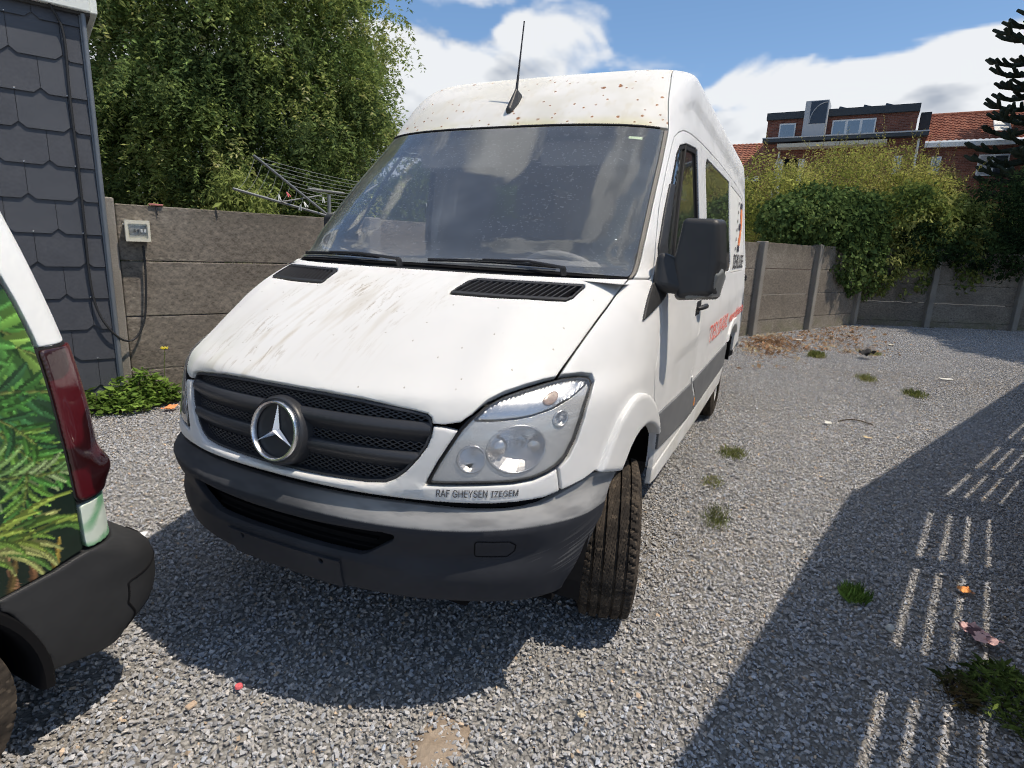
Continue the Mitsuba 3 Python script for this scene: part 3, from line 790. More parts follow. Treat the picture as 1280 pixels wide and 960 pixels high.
# rear side with two windows (the second one filmed over white)
REAR = BS[:8] + BS[8:] + XZ((-3.20, .600), (-3.203, .815)) + XZ((-3.26, .87), (-3.40, .905), (-3.667, .925), (-3.93, .905), (-4.07, .86), (-4.13, .81), (-4.16, .60), (-4.86, .62), (-4.88, 1.398), (-4.80, 1.398), (-4.75, 1.9), (-4.73, 2.08), (-4.68, 2.15), (-4.45, 2.19), (-3.66, 2.215), (-2.33, 2.21))
W2 = rounded(Polygon(XZ((-1.585, 2.133), (-3.10, 2.158), (-3.06, 1.438), (-1.60, 1.438))), .03)
W3 = rounded(Polygon(XZ((-3.20, 2.150), (-4.45, 2.145), (-4.62, 2.09), (-4.66, 1.95), (-4.66, 1.42), (-3.13, 1.42))), .03)
for side in (1, -1):
    R = vp('body_side', panel(Polygon(REAR).buffer(0).difference(W2).difference(W3), step=.045, bev=.005, depth=.02, gap=.002, disp=relief, side=side), 'white_paint', 40)
    vp('side_window', panel(W2.buffer(-.003), off=-.004, step=.05, bev=.003, depth=.005, side=side), 'side_glass', True, parent=R)
    vp('window_edge', panel(W2.difference(W2.buffer(-.025)), off=-.008, step=.03, bev=0, depth=.01, side=side), 'deep_black', parent=R)
    vp('filmed_window', panel(W3.buffer(-.003), off=-.003, step=.05, bev=.003, depth=.01, side=side), 'white_film', 40, parent=R)
    for k in ():
        pass
    # rear arch flare
    ra_o, ra_i = XZ((-3.185, .815), (-3.22, .88), (-3.34, .945), (-3.52, .985), (-3.70, .99), (-3.90, .975), (-4.06, .93), (-4.16, .86), (-4.20, .80)), XZ((-3.245, .815), (-3.27, .86), (-3.41, .90), (-3.667, .92), (-3.92, .90), (-4.06, .855), (-4.12, .80))
    vp('arch_flare', panel(Polygon(ra_o + ra_i[::-1]).buffer(0), off=.020, step=.02, bev=.012, depth=.05, side=side), 'white_paint', 45, parent=R)
    # rub strip and sill
    both_m = [Polygon([(1.778, .886), (1.842, .795), (1.883, .700)] + XZ((-1.10, .620)) + [(2.985, .616), (2.995, .71), (2.84, .785), (2.765, .84)]),
              Polygon([(2.79, .842), (2.862, .797), (3.01, .722), (3.02, .615)] + XZ((-3.19, .597), (-3.19, .810)))]
    for q in both_m:
        vp('rub_strip', panel(q, off=.010, step=.03, bev=.005, depth=.012, gap=.002, side=side), 'moulding', 40)
    vp('sill', panel(Polygon([(1.884, .690), (1.872, .612)] + XZ((-3.19, .590), (-3.15, .44), (-1.77, .455), (-.30, .525)) + [(1.850, .545), (1.862, .62)]), off=.004, step=.03, bev=.008, depth=.02, side=side), 'white_paint', 40)
    vp('side_marker', panel(Polygon([(2.975, .655), (3.018, .655), (3.012, .70), (2.985, .70)]), off=.013, step=.01, bev=.003, depth=.006, side=side), 'orange_lens')
    vp('door_corner_strip', panel(Polygon([(2.765, .87), (2.81, .87), (2.885, .79), (3.03, .73), (3.03, .60), (2.985, .60), (2.985, .71), (2.84, .775)]), off=.006, step=.02, bev=.003, depth=.01, side=side), 'white_paint', 40)

# lettering and the logo on the film
def lettering(text, s0, z0, h, sl=0.0, side=1, off=.0015, bold=False, width=None):
    m = meshkit.text_mesh(text, h, .0012, bold)
    for _ in range(1): m = m.subdivide_to_size(.05) if max(m.extents) > .3 else m
    v = np.array(m.vertices); s = s0 + v[:, 0] * (width / v[:, 0].max() if width else 1); z = z0 + v[:, 1] + sl * v[:, 0]
    Q = wrap(s, z); N = wrapn(s, z); Q = Q + N * (off + v[:, 2])[:, None]
    return M(Q, m.faces)


vp('dealer_lettering', lettering('RAF GHEYSEN', .556, .812, .0225, bold=False, width=.155), 'grey_print', False)
vp('dealer_lettering', lettering('IZEGEM', .7215, .812, .0195, bold=False, width=.085), 'grey_print', False)
vp('phone_lettering', lettering('T 051 20 48 81', sx(-1.70, 1.02), .985, .115, -.004, off=.009, width=1.22), 'red_print', False)
vp('web_lettering', lettering('www.dekluse.be', sx(-3.10, 1.0), .99, .085, -.004, off=.009, width=1.55), 'red_print', False)
vp('logo_text', lettering('DEKLUSE', sx(-3.32, 1.47), 1.455, .12, off=.002, bold=True, width=1.15), 'grey_print', False)
lc = (sx(-4.10, 1.85), 1.85)
arc = Polygon([(lc[0] + .30 * math.cos(t), lc[1] + .235 * math.sin(t)) for t in np.linspace(-PI / 2, PI / 2, 30)] + [(lc[0] + .02, lc[1] + .235), (lc[0] + .02, lc[1] - .235)])
arc = arc.buffer(0).difference(Polygon([(lc[0] + .12 * math.cos(t), lc[1] + .12 * math.sin(t)) for t in np.linspace(-PI / 2, PI / 2, 20)]))
vp('logo_arc', panel(arc, off=.002, step=.04, bev=0, depth=0), 'orange_print', False)
for k in (-1, 0, 1):
    vp('logo_block', panel(sbox(lc[0] - .06, lc[1] + k * .215 - .03, lc[0] + .16, lc[1] + k * .215 + .03), off=.003, step=.04, bev=0, depth=0), 'dark_print', False)
for k in range(6):
    vp('logo_tick', panel(sbox(lc[0] - .26, lc[1] + (k - 2.5) * .088 - .016, lc[0] - .20, lc[1] + (k - 2.5) * .088 + .016), off=.003, step=.04, bev=0, depth=0), 'grey_print', False)
TYRES = True

# ---- wheels
def tyre_mesh(R=.345, W=.232):
    A, K = 280, 104
    u = np.linspace(-1, 1, K)                                       # across, from one bead over the tread to the other
    prof_r, prof_w = [], []
    for v in u:
        a = abs(v)
        if a < .56:   w, r = v / .56 * .096, R - .009 * (a / .56) ** 2.4
        else:
            t = (a - .56) / .44
            w = math.copysign(.096 + .024 * math.sin(min(t * 1.35, 1) * PI / 2) - .012 * max(0, t - .55), v)
            r = R - .009 - .014 * min(t / .2, 1) ** 1.5 - .118 * max(0, (t - .1) / .9) ** 1.15
        prof_r.append(r); prof_w.append(w)
    prof_r, prof_w = np.array(prof_r), np.array(prof_w)
    th = np.arange(A) * 2 * PI / A
    rr = np.repeat(prof_r[:, None], A, 1)
    for i, w in enumerate(prof_w):
        a = abs(w)
        if min(abs(w - .026), abs(w + .026), abs(abs(w) - .066)) < .0052 and abs(u[i]) < .56: rr[i] -= .012
        elif abs(u[i]) < .74:
            rib = 66 if a > .07 else 110
            ph = (th * rib / (2 * PI) + (w * 18 if a > .07 else w * 70)) % 1
            rr[i] -= np.where(ph < (.24 if a > .07 else .16), .0065 if a > .07 else .003, 0)
    V = np.stack([rr * np.cos(th), np.repeat(prof_w[:, None], A, 1), rr * np.sin(th)], -1)
    m = grid(np.concatenate([V, V[:, :1]], 1))
    return m


def tyre_prof():
    # finer rows where the grooves are
    return None


def rim_mesh():
    o = [(.222, .085), (.228, .098), (.218, .100), (.205, .080), (.190, .062), (.175, .066), (.155, .085), (.12, .090), (.10, .086), (.085, .066), (.075, .066), (.070, .10), (.055, .112), (0, .114)]
    a = lathe([(r, h) for r, h in o], 48, (0, 1, 0))
    back = lathe([(.222, .085), (.205, .02), (.200, -.09), (.222, -.10)], 48, (0, 1, 0))
    holes = [lathe([(0, .004), (.020, .004), (.020, 0)], 12, (0, 1, 0), (.145 * math.cos(t), .086, .145 * math.sin(t))) for t in np.arange(10) * PI / 5]
    nuts = [lathe([(0, .018), (.010, .018), (.012, .0)], 6, (0, 1, 0), (.088 * math.cos(t), .075, .088 * math.sin(t))) for t in np.arange(6) * PI / 3]
    return cat([a, back]), cat(nuts), cat(holes)


TYRE = mikit.ply(tyre_mesh(), 'tyre_rubber', smooth=25)
ra, rn, rh = rim_mesh()
RIM, NUTS, HOLES = mikit.ply(ra, 'rim_steel', smooth=35), mikit.ply(rn, 'rim_steel', smooth=20), mikit.ply(rh, 'deep_black', smooth=20)
for x, y, st in ((.0, .850, 16.0), (.0, -.850, 14.0), (-3.667, .800, 0), (-3.667, -.800, 0)):
    w = fresh(VAN + '__wheel')
    tw = T().translate([x, y, .345]).rotate([0, 0, 1], st + (180 if y < 0 else 0))
    for nm, d in (('tyre', TYRE), ('rim', RIM), ('wheel_nuts', NUTS), ('vent_holes', HOLES)):
        scene[f'{w}__{nm}'] = {**d, 'to_world': tw}

# ---- door mirrors
def mirror(side):
    fold = rotz(0.0 if side > 0 else -.35); piv = np.array([-.17, -.985, 0])

    def Y(p):
        q = np.array([p[0], side * p[1], p[2]])
        return q if side > 0 else fold @ (q - piv) + piv + np.array([-.27, .05, 0])
    body = []
    # housing as hull of rounded corners: front face (x high) smaller than the back
    cs = [(-.135, 1.030, 1.670, .022), (-.135, 1.125, 1.664, .028), (-.135, 1.142, 1.530, .028), (-.135, 1.128, 1.420, .034), (-.135, 1.040, 1.405, .03), (-.135, 1.012, 1.52, .025),
          (-.235, 1.012, 1.682, .016), (-.235, 1.140, 1.674, .022), (-.235, 1.160, 1.520, .022), (-.235, 1.146, 1.402, .026), (-.235, 1.010, 1.385, .022), (-.235, 1.000, 1.52, .018)]
    pts = []
    for x, y, z, r in cs:
        s = trimesh.creation.icosphere(3, r); pts.append(np.array(s.vertices) + Y((x, y, z)))
    h = trimesh.convex.convex_hull(np.vstack(pts))
    h = h.subdivide_to_size(.02)
    Mr = fresh(VAN + '__door_mirror')
    scene[Mr + '__mirror_housing'] = mikit.ply(M(h.vertices, h.faces), 'mirror_plastic', smooth=50)
    v = [Y(p) for p in ((-.258, 1.02, 1.655), (-.259, 1.135, 1.652), (-.259, 1.155, 1.53), (-.259, 1.140, 1.41), (-.258, 1.025, 1.40))]
    scene[Mr + '__mirror_glass'] = mikit.ply(M(np.array(v), [[0, 1, 2], [0, 2, 3], [0, 3, 4]]), 'reflector', smooth=False)
    # side repeater in the lower outer corner
    rp = [(-.125, 1.155, 1.475, .014), (-.165, 1.168, 1.490, .014), (-.125, 1.142, 1.405, .014), (-.120, 1.06, 1.388, .012), (-.22, 1.172, 1.47, .014), (-.22, 1.158, 1.40, .014)]
    hp = trimesh.convex.convex_hull(np.vstack([np.array(trimesh.creation.icosphere(2, r).vertices) + Y((x, y, z)) for x, y, z, r in rp])).subdivide_to_size(.02)
    scene[Mr + '__repeater'] = mikit.ply(M(hp.vertices, hp.faces), 'repeater', smooth=50)
    # arm
    ap = [(-.12, .95, 1.435, .036), (-.245, .95, 1.44, .03), (-.13, .945, 1.53, .025), (-.22, .945, 1.53, .022), (-.15, 1.05, 1.42, .032), (-.215, 1.05, 1.42, .028), (-.155, 1.05, 1.49, .02), (-.21, 1.05, 1.49, .02)]
    hh = trimesh.convex.convex_hull(np.vstack([np.array(trimesh.creation.icosphere(2, r).vertices) + Y((x, y, z)) for x, y, z, r in ap])).subdivide_to_size(.02); arm = [M(hh.vertices, hh.faces)]
    scene[Mr + '__mirror_arm'] = mikit.ply(cat(arm), 'mirror_plastic', smooth=50)
    sail = Polygon([(.979, 1.86), (1.03, 1.86), (1.09, 1.60), (1.16, 1.50), (1.32, 1.455), (1.32, 1.385), (1.30, 1.362), (1.175, 1.300), (1.10, 1.42), (1.022, 1.577), (.99, 1.75)])
    scene[Mr + '__mirror_sail'] = mikit.ply(panel(sail, off=.010, step=.02, bev=.006, depth=.02, side=side), 'mirror_plastic', smooth=40)


mat('repeater', {'type': 'blendbsdf', 'weight': {'type': 'rgb', 'value': .55}, 'a': {'type': 'thindielectric'}, 'b': pl((.30, .31, .30), .25)})
for side in (1, -1): mirror(side)

# ---- aerial
A0 = np.array([-.655, .0, 2.268]); an = np.array([.62, 0, .78])
fin = [(-.66, 0, 2.27, .030), (-.60, 0, 2.235, .022), (-.70, 0, 2.32, .016), (-.72, 0, 2.325, .016), (-.675, 0, 2.345, .010)]
hh = trimesh.convex.convex_hull(np.vstack([np.array(trimesh.creation.icosphere(2, r).vertices) * [1, .8, 1] + np.array([x, y, z]) for x, y, z, r in fin])).subdivide_to_size(.015)
AE = vp('aerial', M(hh.vertices, hh.faces), 'mirror_plastic', 50)
mast = np.linspace([-.675, 0, 2.34], [-.735, 0, 2.690], 8)
vp('mast', tube(mast, [.0085, .007, .0055, .005, .0045, .004, .004, .004], 8), 'black_plastic', 60, parent=AE)

# ---- underbody, rear end, cabin
UB = vp('underbody', cat([bx((-4.80, -.80, .32), (.55, .80, .60)), bx((-.3, -.60, .34), (.50, .60, .50)), bx((-4.8, -.90, .60), (-.65, .90, .66)), bx((.5, -.62, .42), (.86, .62, .9))]), 'deep_black', False)
ax = vp('axle', cat([tube([(.06, -.75, .33), (.06, .75, .33)], .045, 10), tube([(-3.667, -.75, .33), (-3.667, .75, .33)], .05, 10)]), 'deep_black', parent=UB)
re = []
zz = np.linspace(.55, 2.63, 24); yy = np.linspace(-1, 1, 17)
G = np.array([[[-4.885 - .02 * (1 - abs(u) ** 4), u * float(np.interp(z, KN[:, 0], KN[:, 2])), z] for u in yy] for z in zz])
rdp = Polygon([(u * float(np.interp(z, KN[:, 0], KN[:, 2])), z) for z in (.55, 1.0, 1.5, 2.0, 2.4, 2.6) for u in (1,)] + [(-float(np.interp(z, KN[:, 0], KN[:, 2])), z) for z in (2.6, 2.4, 2.0, 1.5, 1.0, .55)])
for side in (1, -1): rdp = rdp.difference(rounded(sbox(min(.09 * side, .72 * side), 1.38, max(.09 * side, .72 * side), 2.02), .05))
RD = vp('rear_doors', prism(rdp, .02, np.array([[0, 0, 1.0], [1, 0, 0], [0, 1, 0]]), (-4.90, 0, 0)), 'white_paint', False)
vp('rear_bumper', cbox((.12, 1.86, .26), (-4.93, 0, .55), .03), 'black_plastic', parent=RD)
for side in (1, -1):
    vp('rear_lamp', cbox((.04, .10, .55), (-4.91, side * .90, 1.15), .012), mat('red_lens', pl((.35, .012, .015), .15)) if 'red_lens' not in scene else 'red_lens', parent=RD)
    vp('rear_window', cbox((.006, .66, .66), (-4.89, side * .405, 1.70), .002), 'tinted_glass', parent=RD)
    vp('door_hinge', cbox((.05, .05, .07), (-4.90, side * .955, 1.33), .012), 'black_plastic', parent=RD)
# cabin
G = np.array([[[.20 - u * .62 - .03 * abs(v) ** 2, v * .86, 1.452 - .02 * v * v - .05 * u ** 2 - (.20 if u == 1 else 0)] for v in np.linspace(-1, 1, 15)] for u in (0, .3, .6, .75, .86, 1)])
DB = vp('dashboard', cat([grid(G), bx((-.44, -.84, .75), (-.36, .84, 1.26))]), 'dash_grey', 60)
for (y0, y1, zt, x0, x1) in ((.22, .62, 1.50, -.42, -.14), (-.16, .14, 1.475, -.44, -.20)):
    vp('binnacle', cbox((x1 - x0, y1 - y0, .12), ((x0 + x1) / 2, (y0 + y1) / 2, zt - .06), .05), 'dash_grey', parent=DB)
ca = np.array([-.42, .42, 1.40]); tilt = frame((-.62, 0, .78))
ring = [ca + tilt @ np.array([.205 * math.cos(t), .205 * math.sin(t), 0]) for t in np.linspace(0, 2 * PI, 41)[:-1]]
SW = vp('steering_wheel', tube(ring, .018, 10, closed=True), 'dash_grey', 60)
vp('spokes', cat([tube([ca + tilt @ np.array([.19 * math.cos(t), .19 * math.sin(t), 0]), ca + tilt @ np.array([0, 0, -.03])], .016, 8) for t in (0, PI, -PI / 2)] + [lathe([(0, .01), (.06, 0), (.065, -.04), (0, -.05)], 24, tilt[:, 2], ca)]), 'black_plastic', parent=SW)
for y, w in ((.42, .50), (-.20, .46), (-.62, .40)):
    S = vp('seat', cbox((.50, w, .16), (-1.05, y, 1.02), .05), 'seat_cloth', 50)
    vp('seat_back', cbox((.15, w, .68), (-1.36, y, 1.40), .06, roty(-.22)), 'seat_cloth', 50, parent=S)
    vp('headrest', cbox((.10, w * .56, .20), (-1.47, y, 1.86), .045, roty(-.12)), 'seat_cloth', 50, parent=S)
vp('cabin_floor', bx((-4.80, -.90, .665), (-.40, .90, .70)), 'interior_grey', False)
vp('headliner', grid(np.array([[[x, y, z - .04] for y in np.linspace(-.74, .74, 5)] for x, z in ((-.62, 2.12), (-.9, 2.36), (-1.5, 2.55), (-4.8, 2.60))])), 'liner_grey', 60)
hl = Polygon([(.80, 2.14), (0, 2.145), (-.80, 2.14), (-.62, 2.60), (.62, 2.60)])
vp('sun_visor', cat([cbox((.02, .52, .17), (-.70, .40, 2.055), .008, roty(.5)), cbox((.02, .52, .17), (-.70, -.35, 2.055), .008, roty(.5))]), 'liner_grey')
bk = Polygon([(-.93, .70), (.93, .70), (.86, 2.1), (.70, 2.56), (-.70, 2.56), (-.86, 2.1)]).difference(rounded(sbox(-.66, 1.36, .02, 1.98), .07))
vp('bulkhead', prism(bk, .02, np.array([[0, 0, 1.0], [1, 0, 0], [0, 1, 0]]), (-1.62, 0, 0)), 'liner_grey', False)


# ================================================================ concrete panel walls
def wall_col(p, n, uv):
    b = fbm(p.x * .9 + 2, p.y * .9, p.z * 1.3, 4)
    c = mix((0.20, 0.168, 0.135), (0.325, 0.285, 0.235), smoothstep(.3, .7, b))
    c = mix(c, (.22, .21, .195), .35) * (.32 + .52 * noise(p.x * 85, p.y * 85, p.z * 85) + .58 * noise(p.x * 36, p.y * 36, p.z * 36))
    c = mix(c, (0.12, 0.105, 0.085), smoothstep(.58, .8, fbm(p.x * 3 + 9, p.y * 3, p.z * .7, 3)) * .55)
    top = smoothstep(1.55, 1.85, p.z) * smoothstep(.35, .65, fbm(p.x * 8, p.y * 8, 3, 3))
    c = mix(c, (0.10, 0.09, 0.07), top * .55)
    moss = smoothstep(.35, .05, p.z) * smoothstep(.35, .6, fbm(p.x * 5, p.y * 5, p.z * 5, 3))
    return mix(c, (0.17, 0.17, 0.10), moss * .5)


mat('concrete', bump(proc(lambda p, n, uv: noise(p.x * 75, p.y * 75, p.z * 75) * .55 + .45 * noise(p.x * 190, p.y * 190, p.z * 190), eps=.002), .016, pl(proc(wall_col), .92, spec=.15)))
mat('concrete_plain', bump(proc(lambda p, n, uv: noise(p.x * 90, p.y * 90, p.z * 90), eps=.003), .003, pl(proc(lambda p, n, uv: mix((.20, .185, .165), (.29, .275, .25), fbm(p.x * 4, p.y * 4, p.z * 3, 4)) * (.85 + .3 * noise(p.x * 140, p.y * 140, p.z * 140))), .9, spec=.15)))


def bay(holder, P, D, N, u0, u1, zs, wob, post=True):
    R = np.stack([D, -N, [0, 0, 1]], 1)
    for a, b in zip(zs[:-1], zs[1:]):
        w = wob.uniform(-.004, .004)
        m = cbox((u1 - u0 - .012, .045, b - a - .007), ((u0 + u1) / 2, .0225 + w, (a + b) / 2), .007)
        add(holder, 'panel', moved(m, R, P), 'concrete', 20)
    if post:
        m = cbox((.15, .19, zs[-1] + .27), (u1 + .06, -.015, (zs[-1] + .03 - .24) / 2), .012)
        add(holder, 'post', moved(m, R, P), 'concrete_plain', 20)


wr = random.Random(3)
WALL = thing('concrete_wall', 'long weathered concrete panel wall behind the van, sunlit at both ends', 'wall')
R_ = np.stack([WALL_D, -WALL_N, [0, 0, 1]], 1)
add(WALL, 'post', moved(cbox((.13, .11, 2.06), (.045, .02, .79), .012), R_, WALL_P), 'concrete_plain', 20)
us = [.11, 2.46, 4.55, 6.65, 8.75, 10.86, 13.28, 15.72]
for k, (a, b) in enumerate(zip(us[:-1], us[1:])):
    f = 1 + .012 * k
    bay(WALL, WALL_P, WALL_D, WALL_N, a + (.12 if k else 0), b, [-.20, .28 * f, .78 * f, 1.28 * f, 1.775 * f], wr)
CORNER = WALL_P + WALL_D * 15.95
BA_ = math.radians(118); BD = np.array([math.cos(BA_), math.sin(BA_), 0]); BN_ = np.array([math.sin(BA_), -math.cos(BA_), 0])
BACK = thing('concrete_wall', 'shaded concrete panel wall across the back of the yard under the hanging shrubs', 'wall')
ub = [.05, 1.85, 4.25, 6.65, 9.05, 11.5]
for k, (a, b) in enumerate(zip(ub[:-1], ub[1:])):
    bay(BACK, CORNER, BD, BN_, a + (.12 if k else 0), b, [-.20, .14, .62, 1.10, 1.58, 1.95], wr)

# ================================================================ slate-hung building on the left
mat('slate', pl(proc(lambda p, n, uv: mix((.046, .050, .062), (.068, .073, .086), fbm(p.x * 5, p.y * 5, p.z * 5, 4)) * (.9 + .2 * noise(p.x * 60, p.y * 60, p.z * 60))), .55, spec=.5))
mat('slate_b', pl(proc(lambda p, n, uv: mix((.050, .055, .067), (.075, .080, .093), fbm(p.x * 4 + 3, p.y * 4, p.z * 6, 4))), .5, spec=.5))
mat('trim_metal', pl(proc(lambda p, n, uv: mix((.13, .15, .17), (.20, .22, .245), fbm(p.x * 8, p.y * 8, p.z * 3, 3))), .45, metal=.3))
mat('fascia_white', pl(proc(lambda p, n, uv: mix((.70, .74, .70), (.78, .80, .77), fbm(p.x * 3, p.y * 3, p.z * 6, 3))), .35))
mat('wall_dark', pl((.05, .05, .05), .9))
HOUSE = thing('slate_clad_building', 'building end clad in dark grey slates with a white roof edge', 'building')
SR = np.stack([WALL_D, -WALL_N, [0, 0, 1]], 1)            # u along the wall, depth behind it, z
SP = WALL_P + WALL_N * .085
add(HOUSE, 'wall', moved(bx((-7.0, .02, 0), (.02, 4.6, 3.30)), SR, SP), 'wall_dark', False)
W_, H_, cutx, cutz = .328, .267, .047, .041
sr = random.Random(8)
for r in range(-1, 12):
    z0 = .160 + H_ * r
    off = -.137 - (0 if r % 2 == 0 else .164)
    k = -1
    while True:
        k += 1
        a, b = off + W_ - W_ * (k + 1), off + W_ - W_ * k
        if b < -4.0: break
        b2 = min(b, -.006)
        if b2 - a < .02: continue
        zt = min(z0 + H_ + .05, 3.215)
        q = [(a + cutx, z0), (b2 - cutx, z0), (b2, z0 + cutz), (b2, zt), (a, zt), (a, z0 + cutz)] if b2 == b else [(a + cutx, z0), (b2, z0), (b2, zt), (a, zt), (a, z0 + cutz)]
        if z0 < 0: q = [(x, max(z, .01)) for x, z in q]
        poly = Polygon(q).buffer(0).buffer(-.0017, join_style=2)
        if poly.is_empty or poly.area < .002: continue
        dz = sr.uniform(-.0015, .0015)
        m = trimesh.creation.extrude_polygon(poly, .006, engine='earcut'); v = np.array(m.vertices)
        hgt = (v[:, 1] - z0) / (zt - z0)
        P = np.stack([v[:, 0], -.018 * (1 - hgt) - .003 - v[:, 2] + dz + .0 * hgt, v[:, 1]], 1)
        add(HOUSE, 'slate', moved(M(P, m.faces), SR, SP), 'slate' if sr.random() < .6 else 'slate_b', False)
add(HOUSE, 'corner_trim', cat([moved(cbox((.045, .06, 3.22), (.018, -.012, 1.60), .012), SR, SP), moved(tube([(.022, -.040, .02), (.022, -.040, 3.2)], .018, 10), SR, SP)]), 'trim_metal', 40)
add(HOUSE, 'fascia', moved(cbox((7.2, .05, .42), (-3.53, -.075, 3.42), .006), SR, SP), 'fascia_white', 20)
add(HOUSE, 'fascia_return', moved(cbox((.05, 4.7, .42), (.095, 2.28, 3.42), .006), SR, SP), 'fascia_white', 20)
add(HOUSE, 'soffit', moved(bx((-7.1, -.05, 3.19), (.07, 4.6, 3.212)), SR, SP), 'wall_dark', False)
add(HOUSE, 'roof', moved(bx((-7.1, -.045, 3.55), (.065, 4.6, 3.60)), SR, SP), 'wall_dark', False)
for r in range(1, 12, 2):
    for k in range(3):
        add(HOUSE, 'slate_hook', moved(trimesh.creation.icosphere(1, .006), SR, SP + SR @ np.array([-.301 + .164 - W_ * k, -.026, .160 + H_ * r + .012])), 'chrome', True)
mat('cable_black', pl((.02, .021, .023), .55))
cp = [(-.255, -.10, 3.52), (-.215, -.108, 3.30), (-.175, -.07, 3.19), (-.125, -.045, 3.08), (-.119, -.040, 2.71), (-.120, -.038, 2.29), (-.120, -.038, 1.84), (-.127, -.040, 1.38), (-.125, -.045, 1.04), (-.079, -.06, .795), (.024, -.06, .624), (.10, -.02, .575), (.164, .01, .594), (.236, .03, .71), (.268, .035, .856), (.295, .04, 1.183), (.294, .03, 1.42)]
one('power_cable', 'black cable running down the slates and looping up to the meter box', 'cable', moved(tube(spline(cp, 120), .0095, 8), SR, SP), 'cable_black', 60)

# meter box
mat('box_cream', pl((.62, .60, .50), .45))
mat('box_grey', pl((.20, .21, .20), .5))
BXO = WALL_P
bm = thing('meter_box', 'cream plastic meter box with a clear window on the concrete wall', 'box')
fr = sbox(.163, 1.455, .351, 1.637).difference(rounded(sbox(.185, 1.482, .332, 1.605), .006))
RB = np.stack([WALL_D, [0, 0, 1], -WALL_N], 1)            # u, z, depth behind
add(bm, 'frame', M(np.array(moved(prism(fr, .022), None, (0, 0, -.125)).vertices) @ RB.T + WALL_P, prism(fr, .022).faces), 'box_cream', 20)
add(bm, 'case', moved(cbox((.178, .10, .172), (.257, -.055, 1.546), .008), SR, WALL_P), 'box_cream', 20)
add(bm, 'meter_panel', moved(cbox((.13, .004, .085), (.258, -.1075, 1.55), .001), SR, WALL_P), 'box_grey', 20)
for k in range(4):
    add(bm, 'fuse', moved(cbox((.016, .008, .028), (.235 + k * .026, -.112, 1.548), .002), SR, WALL_P), 'deep_black' if k < 2 else 'white_film', 20)
add(bm, 'window', moved(bx((.186, -.1195, 1.483), (.331, -.1175, 1.604)), SR, WALL_P), 'bulb_glass', False)
add(bm, 'hinge', moved(tube([(.150, -.10, 1.60), (.166, -.10, 1.60)], .008, 8), SR, WALL_P), 'box_cream', 40)
# scrap bits of wire on the coping
for k, u in enumerate((.43, .93, 2.05)):
    one('wire_tie', ['short dark wire hooked over the wall top beside the meter box', 'dark wire tie hooked over the middle of the wall top', 'dark wire tie hooked over the wall top next to the clothes airer'][k], 'wire', moved(tube([(u, .02, 1.79 + .005 * k), (u - .005, -.008, 1.775 + .012 * k), (u + .006, -.008, 1.69 + .012 * k)], .005, 6), SR, WALL_P), 'cable_black', 60, group='wire ties on the wall top')
one('red_cloth', 'small faded red rag lying on top of the wall', 'rag', moved(cbox((.11, .06, .016), (.43, .01, 1.783), .007), SR, WALL_P), mat('rag_red', pl((.42, .16, .15), .9)), 40)


# ================================================================ the printed car in the left foreground (its left rear corner is in view)
CK = np.array([  # z, rear x, side y
    [.20, 1.33, -.385], [.30, 1.27, -.365], [.36, 1.205, -.352], [.45, 1.185, -.346], [.53, 1.195, -.346], [.575, 1.235, -.350], [.62, 1.305, -.352], [.70, 1.312, -.350], [.80, 1.315, -.350], [.95, 1.322, -.353], [1.10, 1.335, -.362],
    [1.23, 1.352, -.376], [1.40, 1.385, -.405], [1.55, 1.418, -.440], [1.68, 1.455, -.475], [1.76, 1.52, -.53], [1.80, 1.62, -.62]])
cxr, csy = PchipInterpolator(CK[:, 0], CK[:, 1]), PchipInterpolator(CK[:, 0], CK[:, 2])
RC = .12
CMID = -1.20


def csurf(b, z):
    """b: along the plan outline, increasing from the left side round the rear corner; returns points and outward normals."""
    b = np.asarray(b, float); z = np.asarray(z, float)

    def pt(b, z):
        X, Y = cxr(z), csy(z); q = b / RC
        arc = np.clip(q, 0, PI / 2)
        x = X + RC - RC * np.sin(arc) + np.maximum(-b, 0); y = Y - RC + RC * np.cos(arc) - np.maximum(b - RC * PI / 2, 0)
        return np.stack([x, y, z], -1)
    e = .004
    n = np.cross(pt(b + e, z) - pt(b - e, z), pt(b, z + e) - pt(b, z - e)); n /= np.linalg.norm(n, axis=-1, keepdims=True)
    return pt(b, z), n


def cb(x, z):
    """b of the point of the outline with this x on the side or the corner."""
    d = x - float(cxr(z))
    return -(d - RC) if d >= RC else RC * math.asin(max(0.0, min(1.0, (RC - d) / RC)))


CX = lambda *p: [(cb(x, z), z) for x, z in p]
CARL = thing('printed_car', 'white car with a jungle leaf print on its side and a dark red tail lamp', 'car')
cpanel = lambda poly, **k: panel(poly, surf=csurf, **k)
EDGE = [(1.428, .66), (1.436, .80), (1.450, 1.0), (1.472, 1.231), (1.500, 1.36), (1.532, 1.469), (1.59, 1.62)]
# --- the print: palm fronds over dark green, colour per vertex
pr = np.random.default_rng(21)


